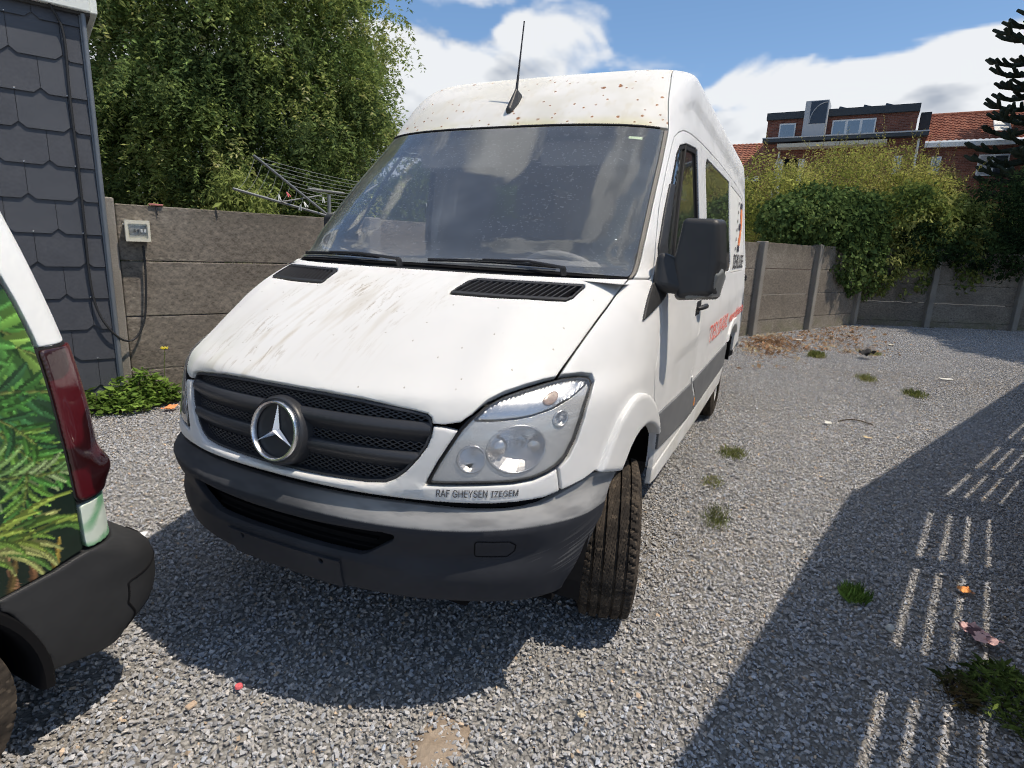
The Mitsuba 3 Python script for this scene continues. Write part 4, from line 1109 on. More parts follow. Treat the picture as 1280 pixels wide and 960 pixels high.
def print_colour(P):
    x, z = P[:, 0], P[:, 2]
    u = np.stack([x * 5, z * 5, 0 * x], -1)
    base = meshkit.fbm(u, 4, 3)[:, None]
    C = np.array([.004, .012, .008]) + base ** 3 * np.array([.05, .13, .05])
    lightv = np.clip((meshkit.fbm(u * .8 + 4, 3, 9) - .58) * 3, 0, 1)
    C = C * (1 - .6 * lightv[:, None]) + np.array([.06, .17, .05]) * .6 * lightv[:, None]

    def leaf(a, b, w, col, bend=0.0):
        nonlocal C
        a, b = np.asarray(a, float), np.asarray(b, float); d = b - a; L = np.linalg.norm(d); d /= L; nn = np.array([-d[1], d[0]])
        m = (x > min(a[0], b[0]) - .08) & (x < max(a[0], b[0]) + .08) & (z > min(a[1], b[1]) - .08) & (z < max(a[1], b[1]) + .08)
        if not m.any(): return
        px, pz = x[m] - a[0], z[m] - a[1]
        t = (px * d[0] + pz * d[1]) / L; s = px * nn[0] + pz * nn[1] - bend * L * 4 * t * (1 - t)
        ww = w * np.clip(np.sin(PI * np.clip(t, 0, 1)) ** .6, 0, 1) + 1e-5
        k = (t > 0) & (t < 1) & (np.abs(s) < ww)
        q = np.abs(s) / ww
        shade = (.38 + .85 * (s > 0) * (1 - .6 * q) + .35 * (q < .12)) * (.55 + .65 * t)
        i = np.nonzero(m)[0][k]
        C[i] = np.asarray(col) * np.array([1.1, .92, 1.0]) * shade[k][:, None]

    def frond(root, ang, L, n, ll, w, cols, droop):
        pts = []; p = np.array(root, float); a = ang
        for i in range(n):
            p = p + np.array([math.cos(a), math.sin(a)]) * L / n; a += droop / n; pts.append((p.copy(), a))
        for i, (p, a) in enumerate(pts):
            t = i / n; l = ll * (1 - .55 * t)
            for sg in (1, -1):
                aa = a + sg * (.95 - .5 * t) + pr.normal(0, .10)
                c = np.array(cols[pr.integers(len(cols))]) * pr.uniform(.7, 1.25)
                leaf(p, p + np.array([math.cos(aa), math.sin(aa)]) * l * pr.uniform(.8, 1.1), w, c, sg * -.06)
        for i in range(len(pts) - 1): leaf(pts[i][0], pts[i + 1][0] + (pts[i + 1][0] - pts[i][0]) * .3, .004, (.16, .26, .06))
    dark = [(.012, .045, .014), (.018, .06, .02), (.010, .036, .02)]; mid = [(.05, .20, .035), (.07, .24, .04), (.04, .16, .05)]; lite = [(.14, .38, .06), (.21, .45, .08), (.09, .32, .06)]; pale = [(.22, .44, .13), (.16, .36, .11), (.28, .46, .19)]
    for k in range(3): frond((pr.uniform(1.4, 2.6), pr.uniform(.6, 1.4)), pr.uniform(0, 2 * PI), .5, 12, .22, .014, dark, pr.uniform(-1, 1))
    for k in range(1): frond((pr.uniform(1.5, 2.4), pr.uniform(.8, 1.3)), pr.uniform(0, 2 * PI), .5, 12, .22, .016, mid, pr.uniform(-1, 1))
    frond((1.85, 1.50), -2.6, .55, 9, .34, .026, mid, .2); frond((1.78, 1.36), -2.8, .45, 9, .30, .024, lite, .3); frond((1.75, 1.12), 3.0, .30, 7, .16, .012, mid, .4)
    frond((1.60, 1.06), -2.0, .22, 8, .15, .0085, lite, -.5); frond((1.70, .95), -2.7, .24, 8, .13, .008, pale, -.4); frond((1.54, .93), -1.5, .16, 7, .10, .007, lite, .4); frond((1.66, 1.12), -2.6, .2, 6, .12, .008, mid, .5)
    for k in range(16): frond((pr.uniform(1.95, 2.7), pr.uniform(.65, 1.65)), pr.uniform(0, 2 * PI), .36, 8, .20, pr.uniform(.009, .018), (lite, mid, dark)[k % 3], pr.uniform(-1, 1))
    for k in range(5):                                           # yellow-brown stems low in the print
        x0 = 1.53 + k * .035
        leaf((x0, .52), (x0 - .02 + pr.normal(0, .02), .70), .010, [(.30, .26, .05), (.20, .12, .05), (.32, .20, .10), (.12, .10, .03), (.26, .24, .04)][k])
    for k in range(26):                                          # arching strap leaves
        a0 = (1.62 + pr.normal(0, .05), .73 + pr.normal(0, .015)); an = pr.uniform(PI * .85, PI * 1.35); l = pr.uniform(.12, .24)
        leaf(a0, (a0[0] + math.cos(an) * l, a0[1] + math.sin(an) * l * .75), .0085, np.array([(.30, .48, .08), (.18, .38, .06), (.34, .44, .14), (.10, .26, .05)][k % 4]) * pr.uniform(.7, 1.2), -.12)
    return C


mat('car_print', {'type': 'twosided', 'b': {'type': 'principled', 'base_color': {'type': 'mesh_attribute', 'name': 'vertex_color'}, 'roughness': .22, 'clearcoat': .6, 'specular': .5}})
mat('car_white', {'type': 'twosided', 'b': {'type': 'principled', 'base_color': {'type': 'rgb', 'value': [.76, .775, .77]}, 'roughness': .3, 'clearcoat': .5, 'clearcoat_gloss': .95}})
mat('car_bumper', pl(proc(lambda p, n, uv: mix((.018, .019, .021), (.034, .035, .037), fbm(p.x * 10, p.y * 10, p.z * 10, 4))), .55, spec=.4))
tq = [(1.93 + .385 * math.cos(t), .30 + .385 * math.sin(t)) for t in np.linspace(.35, PI - .58, 16)]
pp = Polygon(CX((1.430, .632), *EDGE[1:], (1.62, 1.70), (2.62, 1.73), (2.62, .56)) + CX(*[q for q in tq if q[1] > .585]) + CX((1.64, .588), (1.52, .606))).buffer(0)
m = cpanel(rounded(pp, .012), off=.001, step=.0045, bev=.004, depth=.012)
k_ = add(CARL, 'printed_panel', m, 'car_print', True, label='side panel printed with palm fronds', color=print_colour(np.array(m.vertices)))
# --- white pillar, corner, rear
pil = Polygon([(a + .012, b) for a, b in CX((1.472, 1.233), *EDGE[4:])] + [(cb(1.62, 1.70) + .012, 1.70), (.60, 1.70), (.60, 1.233)]).buffer(0)
add(CARL, 'rear_pillar', cpanel(pil, step=.03, bev=.006, depth=.02), 'car_white', 40)
lampo = Polygon(CX((1.425, .778), (1.436, .80), (1.450, 1.0), (1.470, 1.228)) + [(.155, 1.228), (.165, 1.14), (.175, .93), (.215, .87), (.215, .80), (.19, .775)]).buffer(-.003)


def bulge(P, s, z): return .028 * np.exp(-((z - .845) / .045) ** 2) * sd(.05, .16, s) + .006


mat('tail_red', {'type': 'twosided', 'b': {'type': 'principled', 'base_color': proc(lambda p, n, uv: mix((.022, .002, .003), (.07, .004, .008), smoothstep(.45, .55, noise(p.z * 11 + 4, p.x * 9)))), 'roughness': .06, 'specular': .7, 'clearcoat': 1.0}})
TL = add(CARL, 'tail_lamp', cpanel(rounded(lampo, .012), off=.004, step=.012, bev=.008, depth=.03, disp=bulge), 'tail_red', 50)
add(TL, 'lamp_seal', cpanel(lampo.buffer(.006).difference(lampo.buffer(-.002)), off=.001, step=.03, bev=0, depth=.01), 'rubber', 30)
cor = Polygon(CX((1.424, .640), (1.428, .768)) + [(.20, .768), (.22, .62), (cb(1.424, .628), .628)]).buffer(0)
m = cpanel(rounded(cor.buffer(-.002), .01), off=.002, step=.008, bev=.004, depth=.02)
Pm = np.array(m.vertices); tt = np.clip((meshkit.fbm(np.stack([Pm[:, 1] * 30 + Pm[:, 2] * 22, Pm[:, 2] * 9, Pm[:, 0] * 9], -1), 2, 4) - .42) * 9, 0, 1)[:, None]
add(CARL, 'corner_panel', m, 'car_print', True, label='white corner with pale green leaf print', color=np.array([.62, .70, .62]) * (1 - tt) + np.array([.20, .42, .24]) * tt)
add(CARL, 'tailgate', cpanel(Polygon([(.225, .60), (1.46, .60), (1.46, 1.75), (.61, 1.75), (.61, 1.232), (.225, 1.232)]), step=.05, bev=.006, depth=.02), 'car_white', 40)
add(CARL, 'rear_window', cpanel(rounded(sbox(.68, 1.26, 1.38, 1.66), .04), off=.004, step=.05, bev=.004, depth=.01), 'deep_black', 40)
# --- bumper and arch
bz = Polygon(CX((1.562, .300), (1.566, .37), (1.585, .44), (1.612, .50), (1.648, .555), (1.655, .586), (1.52, .602), (1.424, .622)) + [(.20, .612), (1.46, .60), (1.46, .26), (.25, .255), (cb(1.40, .27), .268)]).buffer(0)
CB = add(CARL, 'rear_bumper', cpanel(bz, off=.008, step=.018, bev=.010, depth=.05), 'car_bumper', 50)
st = np.array([cb(1.318, .575), .575]); seam = [(cb(1.33, .30), .30), (cb(1.33, .40), .40), (cb(1.325, .47), .47), (.155, .500), (.19, .530), (.20, .575)]


def cribbon(pts, w, off):
    q = np.array(pts); line = LineString(q); k = 30; q = np.array([line.interpolate(t, normalized=True).coords[0] for t in np.linspace(0, 1, k)])
    V, N = csurf(q[:, 0], q[:, 1]); return tube(V + N * off, w, 6)


add(CB, 'seam', cribbon(seam, .0035, .008), 'deep_black', 40)
t = np.linspace(-.1, PI + .1, 30)
add(CARL, 'wheel_arch', cat([grid(np.stack([np.stack([1.93 + r * np.cos(t), np.full(30, y), .30 + r * np.sin(t)], 1) for r, y in ((.385, -.352), (.375, -.338), (.355, -.338), (.345, -.36), (.345, -.60), (.0, -.60))], 0))]), 'deep_black', 50)
# --- the rest of the body, out of the picture
flip = lambda mm: M(np.array(mm.vertices) * [1, -1, 1] + [0, 2 * CMID, 0], np.array(mm.faces)[:, ::-1])
rest = Polygon([(-4.0, .28), (-.8, .28), (-.8, .55), (cb(2.62, .56), .56), (cb(2.62, 1.73), 1.73), (-1.2, 1.76), (-2.2, 1.70), (-3.1, 1.12), (-4.0, .95)])
side_ = cpanel(rest, step=.12, bev=.006, depth=.02)
add(CARL, 'body_side', side_, 'car_white', 40); add(CARL, 'body_side', flip(side_), 'car_white', 40)
fullr = flip(cpanel(Polygon([(-1.2, .28), (.19, .28), (.19, 1.75), (-1.2, 1.76)]), step=.1, bev=0, depth=0)); add(CARL, 'body_side', fullr, 'car_white', 40)
roofp = np.array([[[x, CMID + v * w, zc + .05 * (1 - v * v)] for v in np.linspace(-1, 1, 9)] for x, w, zc in ((1.52, .66, 1.76), (2.0, .68, 1.79), (3.2, .68, 1.76), (3.75, .66, 1.68))])
add(CARL, 'roof', grid(roofp), 'car_white', 60)
add(CARL, 'windscreen', grid(np.array([[[x, CMID + v * w, z] for v in np.linspace(-1, 1, 9)] for x, w, z in ((3.75, .66, 1.68), (4.55, .78, 1.12))])), 'deep_black', 60)
add(CARL, 'bonnet', grid(np.array([[[x, CMID + v * w, z] for v in np.linspace(-1, 1, 9)] for x, w, z in ((4.55, .80, 1.12), (5.3, .80, .95), (5.45, .72, .7), (5.45, .72, .25))])), 'car_white', 60)
add(CARL, 'underbody', bx((1.40, -1.95, .22), (5.2, -.60, .60)), 'deep_black', False)
CT = {'t': mikit.ply(moved(tyre_mesh(.302, .19), None), 'tyre_rubber', smooth=25)}
crim = mikit.ply(moved(M(np.array(ra.vertices) * .86, ra.faces)), 'rim_steel', smooth=35)
for x, y in ((1.93, -.455), (4.55, -.455), (1.93, -1.945), (4.55, -1.945)):
    w = fresh(CARL + '__wheel'); tw = T().translate([x, y, .302]).rotate([0, 0, 1], 0 if y > -1 else 180)
    scene[w + '__tyre'] = {**CT['t'], 'to_world': tw}; scene[w + '__rim'] = {**crim, 'to_world': tw}

# ================================================================ slatted board fence on the near right: outside the picture, its shadow lies on the gravel
mat('fence_board', pl((.16, .15, .14), .8))
FE = thing('slatted_fence', 'tall grey board fence with gaps low down, casting striped shade at the right', 'fence')
SN = np.array([-.07, .465])


def fence_run(a, b, H, gaps, posts):
    """A fence whose foot runs from a to b; boards between the gap heights."""
    a, b = np.array([*a, 0.0]), np.array([*b, 0.0]); L = np.linalg.norm(b - a); d = (b - a) / L
    R = np.stack([d, np.cross([0, 0, 1], d), [0, 0, 1]], 1)
    edges = [0.0] + [v for g0, g1 in gaps for v in (g0, g1)] + [H]
    for z0, z1 in zip(edges[::2], edges[1::2]):
        n = max(1, round((z1 - z0) / .22))
        for i in range(n):
            za, zb = z0 + (z1 - z0) * i / n, z0 + (z1 - z0) * (i + 1) / n
            add(FE, 'board', moved(bx((0, -.012, za), (L, .012, zb + (.004 if i < n - 1 else 0))), R, a), 'fence_board', False)
    for u, w in posts:
        add(FE, 'post', moved(bx((u, -.09, 0), (u + w, -.014, H - .02)), R, a), 'fence_board', False)


GAPS = [(z - w, z + w) for z, w in ((.345, .028), (.575, .050), (.81, .056), (1.03, .060), (1.26, .062))]
HF = 2.30
sh = lambda x, y: (x - .07 * HF, y + .465 * HF)
a1, b1 = sh(.95, 1.249), sh(-2.20, 2.03)
fence_run(a1, b1, HF, GAPS, [(.92, .30), (2.085, .155)])
a2, b2 = sh(-2.02, 1.985), sh(-9.6, 5.25)
fence_run(a2, b2, HF, GAPS, [(0, .39), (1.135, .155), (2.213, .39), (4.46, .14), (6.46, .3)])


# ================================================================ foliage
for nm, dt in (('leaf', .75),):
    mat(nm, {'type': 'principledthin', 'base_color': {'type': 'mesh_attribute', 'name': 'vertex_color'}, 'roughness': .55, 'diff_trans': dt, 'spec_trans': 0.0, 'eta': 1.35})
mat('leaf_glossy', {'type': 'principledthin', 'base_color': {'type': 'mesh_attribute', 'name': 'vertex_color'}, 'roughness': .32, 'diff_trans': .45, 'spec_trans': 0.0, 'eta': 1.5})
mat('bark', pl(proc(lambda p, n, uv: mix((.05, .04, .03), (.13, .11, .085), fbm(p.x * 9, p.y * 9, p.z * 3, 4))), .9, spec=.1))


def leaves(P, D, N, L, asp):
    """Rhombic leaves at P, along D, facing N (unit vectors), length L, width asp * L."""
    L = np.broadcast_to(np.asarray(L, float), (len(P),))[:, None]
    W = np.cross(N, D); W /= np.linalg.norm(W, axis=1, keepdims=True) + 1e-9
    N2 = np.cross(D, W)
    V = np.stack([P, P + D * L * .45 + W * L * asp / 2 + N2 * L * .06, P + D * L, P + D * L * .45 - W * L * asp / 2 + N2 * L * .06], 1).reshape(-1, 3)
    i = np.arange(len(P))[:, None] * 4
    F = np.concatenate([i + [0, 1, 2], i + [0, 2, 3]], 1).reshape(-1, 3)
    return M(V, F)


def unit(v): return v / (np.linalg.norm(v, axis=-1, keepdims=True) + 1e-9)


def shell_points(rng, blobs, n, inner=.55, gap=.42, freq=1.6, seed=1):
    """Points spread through ellipsoids, denser near their surface, with ragged gaps; and the outward direction."""
    w = np.array([b[1][0] * b[1][1] + b[1][0] * b[1][2] + b[1][1] * b[1][2] for b in blobs]); w /= w.sum()
    P, O = [], []
    for (c, r), k in zip(blobs, (w * n * 1.9).astype(int)):
        d = unit(rng.normal(size=(k, 3))); rad = (inner + (1 - inner) * rng.random(k) ** .6)
        rough = 1 + .38 * (meshkit.fbm(d * 2.3 + np.array(c), 3, seed) - .5) + .30 * (meshkit.fbm(d * 7 + np.array(c), 2, seed + 4) - .5)
        P.append(np.array(c) + d * np.array(r) * (rad * rough)[:, None]); O.append(unit(d / np.array(r)))
    P, O = np.vstack(P), np.vstack(O)
    keep = meshkit.fbm(P * freq, 3, seed + 7) > gap
    P, O = P[keep], O[keep]
    q = rng.permutation(len(P))[:n]
    return P[q], O[q]


def tones(rng, P, cols, freq=1.2, seed=2, var=.25):
    cols = np.array(cols); t = np.clip((meshkit.fbm(P * freq, 3, seed) - .5) * 2.6 + .5 + rng.normal(0, .18, len(P)), 0, .999) * (len(cols) - 1)
    i = t.astype(int); f = (t - i)[:, None]
    C = cols[i] * (1 - f) + cols[i + 1] * f
    return np.clip(C * np.exp(rng.normal(0, var, len(P)))[:, None], .004, .6)


def put_leaves(parent, name, m, C, bsdf='leaf'):
    return add(parent, name, m, bsdf, False, color=np.repeat(C, 4, 0))


def limbs(rng, base, top, spread, n, r, up=.5):
    base, top = np.array(base, float), np.array(top, float)
    out = [tube(spline([base, base * .6 + top * .4 + rng.normal(0, .12, 3), top], 12), np.linspace(r, r * .35, 12), 9)]
    for k in range(n):
        t = rng.uniform(.35, .95); p = base * (1 - t) + top * t; a = rng.uniform(0, 2 * PI)
        q = p + np.array([math.cos(a) * spread[0], math.sin(a) * spread[1], spread[2] * up]) * rng.uniform(.45, .9)
        out.append(tube(spline([p, (p + q) / 2 + rng.normal(0, .1, 3), q], 8), np.linspace(r * .4 * (1.1 - t * .5), r * .08, 8), 6))
    return cat(out)


def shrub(name, label, category, blobs, n, size, asp, cols, seed, bsdf='leaf', inner=.5, gap=.42, freq=1.6, droop=.0, shoots=0, shoot_len=.5, trunk=None, group=None, upw=.35):
    rng = np.random.default_rng(seed)
    t = thing(name, label, category, group)
    P, O = shell_points(rng, blobs, n, inner, gap, freq, seed)
    N = unit(O * .55 + np.array([0, 0, upw]) + rng.normal(0, .55, P.shape)); D = unit(np.cross(N, rng.normal(size=P.shape)) + O * .3 + np.array([0, 0, -droop]))
    N = unit(np.cross(np.cross(D, N), D))
    L = size * np.exp(rng.normal(0, .28, len(P)))
    ms, Cs = [leaves(P, D, N, L, asp)], [tones(rng, P, cols, seed=seed + 3)]
    if shoots:
        top = P[(O[:, 2] > .15)]; top = top[rng.permutation(len(top))[:shoots]]
        tw = []
        for p in top:
            l = shoot_len * rng.uniform(.5, 1.2); d = unit(np.array([rng.normal(0, .28), rng.normal(0, .28), 1.0])); k = int(l / .028)
            q = p + d * np.linspace(0, l, k)[:, None] + rng.normal(0, .012, (k, 3)); a = rng.uniform(0, 2 * PI, k)
            dd = unit(np.stack([np.cos(a), np.sin(a), np.full(k, .75)], 1)); nn = unit(np.cross(dd, np.cross([0, 0, 1.0], dd)))
            ms.append(leaves(q, dd, nn, size * rng.uniform(.6, 1.1, k) * np.linspace(1.1, .5, k), asp)); Cs.append(tones(rng, q, cols[len(cols) // 2:], seed=seed + 3))
            tw.append(tube([p, p + d * l], [.006, .003], 4))
        add(t, 'twigs', cat(tw), 'bark', False, kind='stuff')
    put_leaves(t, 'crown', cat(ms), np.vstack(Cs), bsdf)
    if trunk: add(t, 'trunk', limbs(rng, *trunk), 'bark', 40)
    return t


# --- weeping tree behind the left wall
rng = np.random.default_rng(40)
WT = thing('weeping_tree', 'large weeping tree with hanging light green foliage behind the left wall', 'tree')
c, r = np.array([-6.55, -8.55, 4.3]), np.array([3.0, 2.75, 4.6])
add(WT, 'trunk', limbs(rng, (-6.7, -8.6, -.1), (-6.4, -8.5, 7.0), (2.2, 2.2, 2.6), 22, .24), 'bark', 40)
nb = 760
d0 = unit(rng.normal(size=(nb, 3)) + np.array([.40, .40, .10])); rb = .42 + .58 * rng.random(nb) ** .5
rg = 1 + .42 * (meshkit.fbm(d0 * 2.6 + 3, 3, 8) - .5)
B0 = c + d0 * r * (rb * rg)[:, None]; B0 = B0[B0[:, 2] > 1.7]; nb = len(B0)
btone = np.array([(.12, .17, .065), (.17, .24, .08), (.27, .345, .11), (.36, .43, .14), (.43, .48, .18)])[np.clip((meshkit.fbm(B0 * .7, 2, 5) * 5 + rng.normal(0, .9, nb)).astype(int), 0, 4)]
ms, Cs = [], []
for bp_, tc0 in zip(B0, btone):
    dd = unit(bp_ - c); m_ = int(rng.uniform(14, 34)); R0 = rng.uniform(.25, .55)
    for k2 in range(m_):
        p = bp_ + rng.normal(0, 1, 3) * R0 * [.6, .6, .42]; l = rng.uniform(.14, .62); k = int(l / .024) + 4
        t = np.linspace(0, 1, k); out = unit(np.array([dd[0], dd[1], 0]) * .7 + rng.normal(0, .6, 3) * [1, 1, .15])
        q = p + out * (.55 * (1 - (1 - t) ** 2))[:, None] * l + np.array([0, 0, -1.0]) * (l * .85 * (t ** 1.6))[:, None] + rng.normal(0, .018, (k, 3))
        a = rng.uniform(0, 2 * PI, k); D = unit(np.stack([np.cos(a), np.sin(a), rng.uniform(-1.1, .1, k)], 1)); N = unit(rng.normal(size=(k, 3)) * .8 + np.array([0, 0, .9]))
        ms.append(leaves(q, D, N, rng.uniform(.055, .115, k), .38)); Cs.append(tc0 * np.exp(rng.normal(0, .16)) * np.exp(rng.normal(0, .22, (k, 1))))
put_leaves(WT, 'crown', cat(ms), np.clip(np.vstack(Cs), .006, .5))

DK = [(.020, .038, .018), (.036, .064, .026), (.062, .10, .036)]
MID = [(.022, .042, .016), (.040, .072, .024), (.075, .115, .035), (.11, .15, .045)]
YEL = [(.18, .215, .05), (.28, .31, .08), (.38, .385, .11), (.44, .41, .15)]
shrub('dark_evergreen', 'dark evergreen tree filling the gap between the slate building and the weeping tree', 'tree', [((-5.6, -11.3, 3.2), (2.2, 2.4, 4.2)), ((-8.5, -11.6, 2.4), (2.8, 2.0, 3.4)), ((-4.2, -9.6, 1.8), (1.6, 1.4, 2.4))], 26000, .10, .42, DK, 51, gap=.36, trunk=((-5.6, -11.3, -.1), (-5.6, -11.2, 5), (1.4, 1.4, 2), 10, .2))
shrub('hedge', 'dark leafy hedge low under the weeping tree behind the left wall', 'hedge', [((-7.5, -8.1, 1.5), (1.7, 1.2, 1.7)), ((-5.4, -7.9, 1.4), (1.5, 1.0, 1.6)), ((-9.6, -7.0, 1.4), (1.7, 1.2, 1.6)), ((-11.5, -5.9, 1.3), (1.6, 1.2, 1.5)), ((-6.4, -9.6, 2.6), (2.4, 1.0, 2.4)), ((-9.2, -8.9, 2.6), (2.0, 1.0, 2.2))], 36000, .09, .45, DK, 52, gap=.36)
shrub('garden_tree', 'leafy green tree behind the wall seen through the side window of the van', 'tree', [((-11.5, -6.6, 2.5), (1.8, 1.5, 1.5)), ((-14.0, -5.4, 2.4), (1.8, 1.5, 1.4)), ((-8.9, -6.0, 1.7), (1.5, .9, 1.6))], 42000, .10, .5, MID, 54, gap=.30, trunk=((-11.5, -6.6, -.1), (-11.5, -6.6, 2.6), (1, 1, 1), 8, .12))
shrub('young_shrub', 'small bright pale green shrub just above the left wall beside the clothes airer', 'shrub', [((-3.80, -5.75, 1.75), (.42, .42, .66)), ((-3.80, -5.75, 2.15), (.26, .26, .36)), ((-3.98, -5.55, 1.85), (.33, .30, .40))], 3600, .075, .32, [(.17, .22, .07), (.27, .33, .10), (.36, .41, .15)], 53, inner=.3, gap=.38, freq=3, droop=.8, trunk=((-3.86, -5.85, -.1), (-3.85, -5.8, 2.0), (.3, .3, .4), 7, .035))

# --- shrubs over the wall on the right
shrub('yellow_shrub', 'tall yellow-green shrub above the sunlit wall, nearest the van', 'shrub', [((-14.4, .55, 2.95), (1.5, 1.1, 1.1)), ((-15.9, 1.1, 2.8), (1.3, 1.1, 1.3))], 15000, .075, .42, YEL, 61, shoots=90, shoot_len=.55, gap=.38, trunk=((-15, .8, -.1), (-15, .8, 2.8), (.8, .8, 1), 9, .08), upw=.6)
shrub('yellow_shrub', 'largest yellow-green shrub in front of the brick house', 'shrub', [((-18.4, 2.5, 3.4), (1.8, 1.6, 1.6)), ((-19.2, 3.6, 3.6), (1.7, 1.5, 1.45)), ((-17.4, 2.0, 2.8), (1.5, 1.3, 1.4)), ((-18.2, 4.2, 2.9), (1.5, 1.3, 1.4))], 30000, .080, .42, YEL, 62, shoots=170, shoot_len=.75, gap=.38, trunk=((-18.6, 2.6, -.1), (-18.6, 2.6, 3.4), (1, 1, 1.2), 11, .1), upw=.6)
shrub('mixed_shrub', 'olive green shrub with reddish shoot tips in front of the tiled house', 'shrub', [((-20.6, 4.9, 3.2), (1.5, 1.4, 1.4)), ((-20.2, 5.7, 2.5), (1.4, 1.3, 1.3))], 16000, .085, .45, [(.05, .075, .025), (.10, .125, .04), (.15, .155, .055), (.20, .15, .08)], 63, shoots=80, shoot_len=.7, gap=.40, trunk=((-20.5, 5, -.1), (-20.5, 5, 3.2), (1, 1, 1.2), 11, .1))
shrub('ivy', 'glossy dark ivy spilling over the top of the sunlit wall', 'ivy', [((-12.6, 1.15, 2.40), (1.15, .60, .55)), ((-13.6, 1.70, 2.55), (1.2, .75, .80)), ((-14.7, 2.35, 2.45), (1.2, .85, .95)), ((-14.3, 2.45, 1.75), (.75, .45, .80)), ((-15.4, 2.8, 2.3), (1.0, .8, 1.1)), ((-14.75, 2.75, 1.30), (.55, .34, .60)), ((-15.3, 3.2, 1.45), (.7, .4, .75))], 20000, .085, .80, [(.05, .085, .030), (.085, .135, .045), (.15, .205, .070)], 64, 'leaf_glossy', inner=.6, gap=.34, freq=2, droop=.8)
shrub('overhanging_bush', 'sunlit broad-leaved bush hanging over the corner of the back wall', 'bush', [((-16.4, 4.05, 2.5), (1.2, 1.1, 1.15)), ((-17.3, 5.0, 2.35), (1.2, 1.1, 1.15)), ((-16.2, 4.1, 1.55), (1.0, .65, .85)), ((-15.5, 3.5, 1.5), (.6, .5, .7)), ((-17.2, 5.4, 1.6), (1.1, .7, .8))], 19000, .11, .50, [(.07, .11, .035), (.14, .185, .05), (.23, .27, .08), (.32, .34, .12)], 65, inner=.55, gap=.38, freq=1.8, droop=.7)
shrub('dark_bush', 'dark shaded bush hanging over the right part of the back wall', 'bush', [((-18.6, 6.4, 2.6), (1.4, 1.3, 1.5)), ((-19.6, 7.8, 2.7), (1.5, 1.4, 1.6)), ((-18.1, 6.6, 1.6), (1.2, .85, .85)), ((-17.3, 6.0, 1.75), (.9, .7, .8)), ((-19.9, 9.6, 1.75), (1.2, .8, .9)), ((-20.3, 9.4, 2.8), (1.6, 1.5, 1.7)), ((-15.7, 4.4, 2.1), (.75, .7, .6)), ((-16.4, 5.5, 2.05), (.75, .7, .6)), ((-17.1, 6.8, 2.05), (.75, .8, .6)), ((-17.8, 8.1, 2.05), (.75, .8, .65)), ((-18.6, 9.4, 2.05), (.75, .8, .65)), ((-19.4, 10.8, 2.1), (.8, .8, .7)), ((-19.3, 8.4, 1.75), (1.1, .8, .8))], 34000, .10, .48, DK, 66, inner=.5, gap=.36, droop=.5, trunk=((-20.2, 7.6, -.1), (-20.2, 7.6, 2.8), (1, 1, 1.2), 11, .12))
shrub('shade_tree', 'tall dark tree standing behind the back wall at the right edge', 'tree', [((-21.6, 10.6, 5.4), (2.2, 2.0, 2.3)), ((-22.5, 8.9, 3.6), (1.7, 1.6, 1.7)), ((-20.6, 11.4, 4.2), (2.0, 1.8, 2.2))], 22000, .11, .48, DK, 67, gap=.36, trunk=((-21.6, 10.4, -.1), (-21.6, 10.4, 5), (1.6, 1.6, 2), 11, .2))
shrub('small_tree', 'green bush between the van roof and the brick house', 'bush', [((-20.4, -.55, 3.1), (1.0, .8, 1.1)), ((-20.8, -1.2, 2.5), (1.2, .9, 1.2))], 8000, .09, .5, MID, 68, gap=.38, trunk=((-20.5, -.7, -.1), (-20.5, -.7, 3), (.7, .7, .8), 7, .08))

shrub('tall_tree', 'tall dense tree beyond the fence whose shade darkens the back wall', 'tree', [((-15.2, 9.9, 6.6), (3.4, 2.1, 3.2)), ((-18.6, 11.8, 7.0), (2.8, 2.0, 3.4)), ((-12.6, 8.9, 5.6), (1.9, 1.4, 2.4)), ((-17.2, 9.8, 9.0), (2.6, 1.6, 2.6))], 26000, .26, .6, DK, 69, gap=.30, trunk=((-15.2, 10.2, -.1), (-15.2, 10.1, 6), (2, 1.4, 2), 12, .22))

# --- monkey puzzle tree at the right edge
rng = np.random.default_rng(77)
MP = thing('monkey_puzzle_tree', 'dark monkey puzzle tree with rope-like branches at the right edge of the sky', 'tree')
mc = np.array([-32.6, 10.55, 0])
mat('puzzle_needles', pl(proc(lambda p, n, uv: mix((.008, .014, .010), (.022, .034, .020), noise(p.x * 9, p.y * 9, p.z * 9))), .7, spec=.25))
add(MP, 'trunk', tube([mc + [0, 0, z] for z in np.linspace(-.2, 16.5, 12)], np.linspace(.30, .08, 12), 10), 'bark', 40)
for wz in np.arange(3.6, 16.3, .72):
    for k in range(7):
        a = k * 2 * PI / 7 + rng.uniform(-.25, .25) + wz; l = (2.55 - .09 * abs(wz - 8)) * rng.uniform(.8, 1.1) * (1 if wz < 12 else (17 - wz) / 5)
        drn = np.array([math.cos(a), math.sin(a), 0]); t = np.linspace(0, 1, 9)
        p = mc + [0, 0, wz + rng.uniform(-.2, .2)] + drn * (l * t)[:, None] + np.array([0, 0, 1.0]) * (-.55 * l * t + .62 * l * t ** 2.6)[:, None] * .75
        parts = [tube(p, .105 * (1 - .35 * t) * (1 + .22 * (np.arange(9) % 2)), 7)]
        for s in range(6):
            i = rng.integers(3, 8); q0 = p[i]; sd2 = 1 if s % 2 else -1
            qd = unit(drn * .6 + sd2 * np.array([-drn[1], drn[0], 0]) * .7 + np.array([0, 0, .30])); ll = rng.uniform(.35, .75)
            parts.append(tube([q0, q0 + qd * ll * .5 + [0, 0, -.03], q0 + qd * ll + [0, 0, .08]], [.08, .085, .06], 6))
        add(MP, 'branch', cat(parts), 'puzzle_needles', 30)

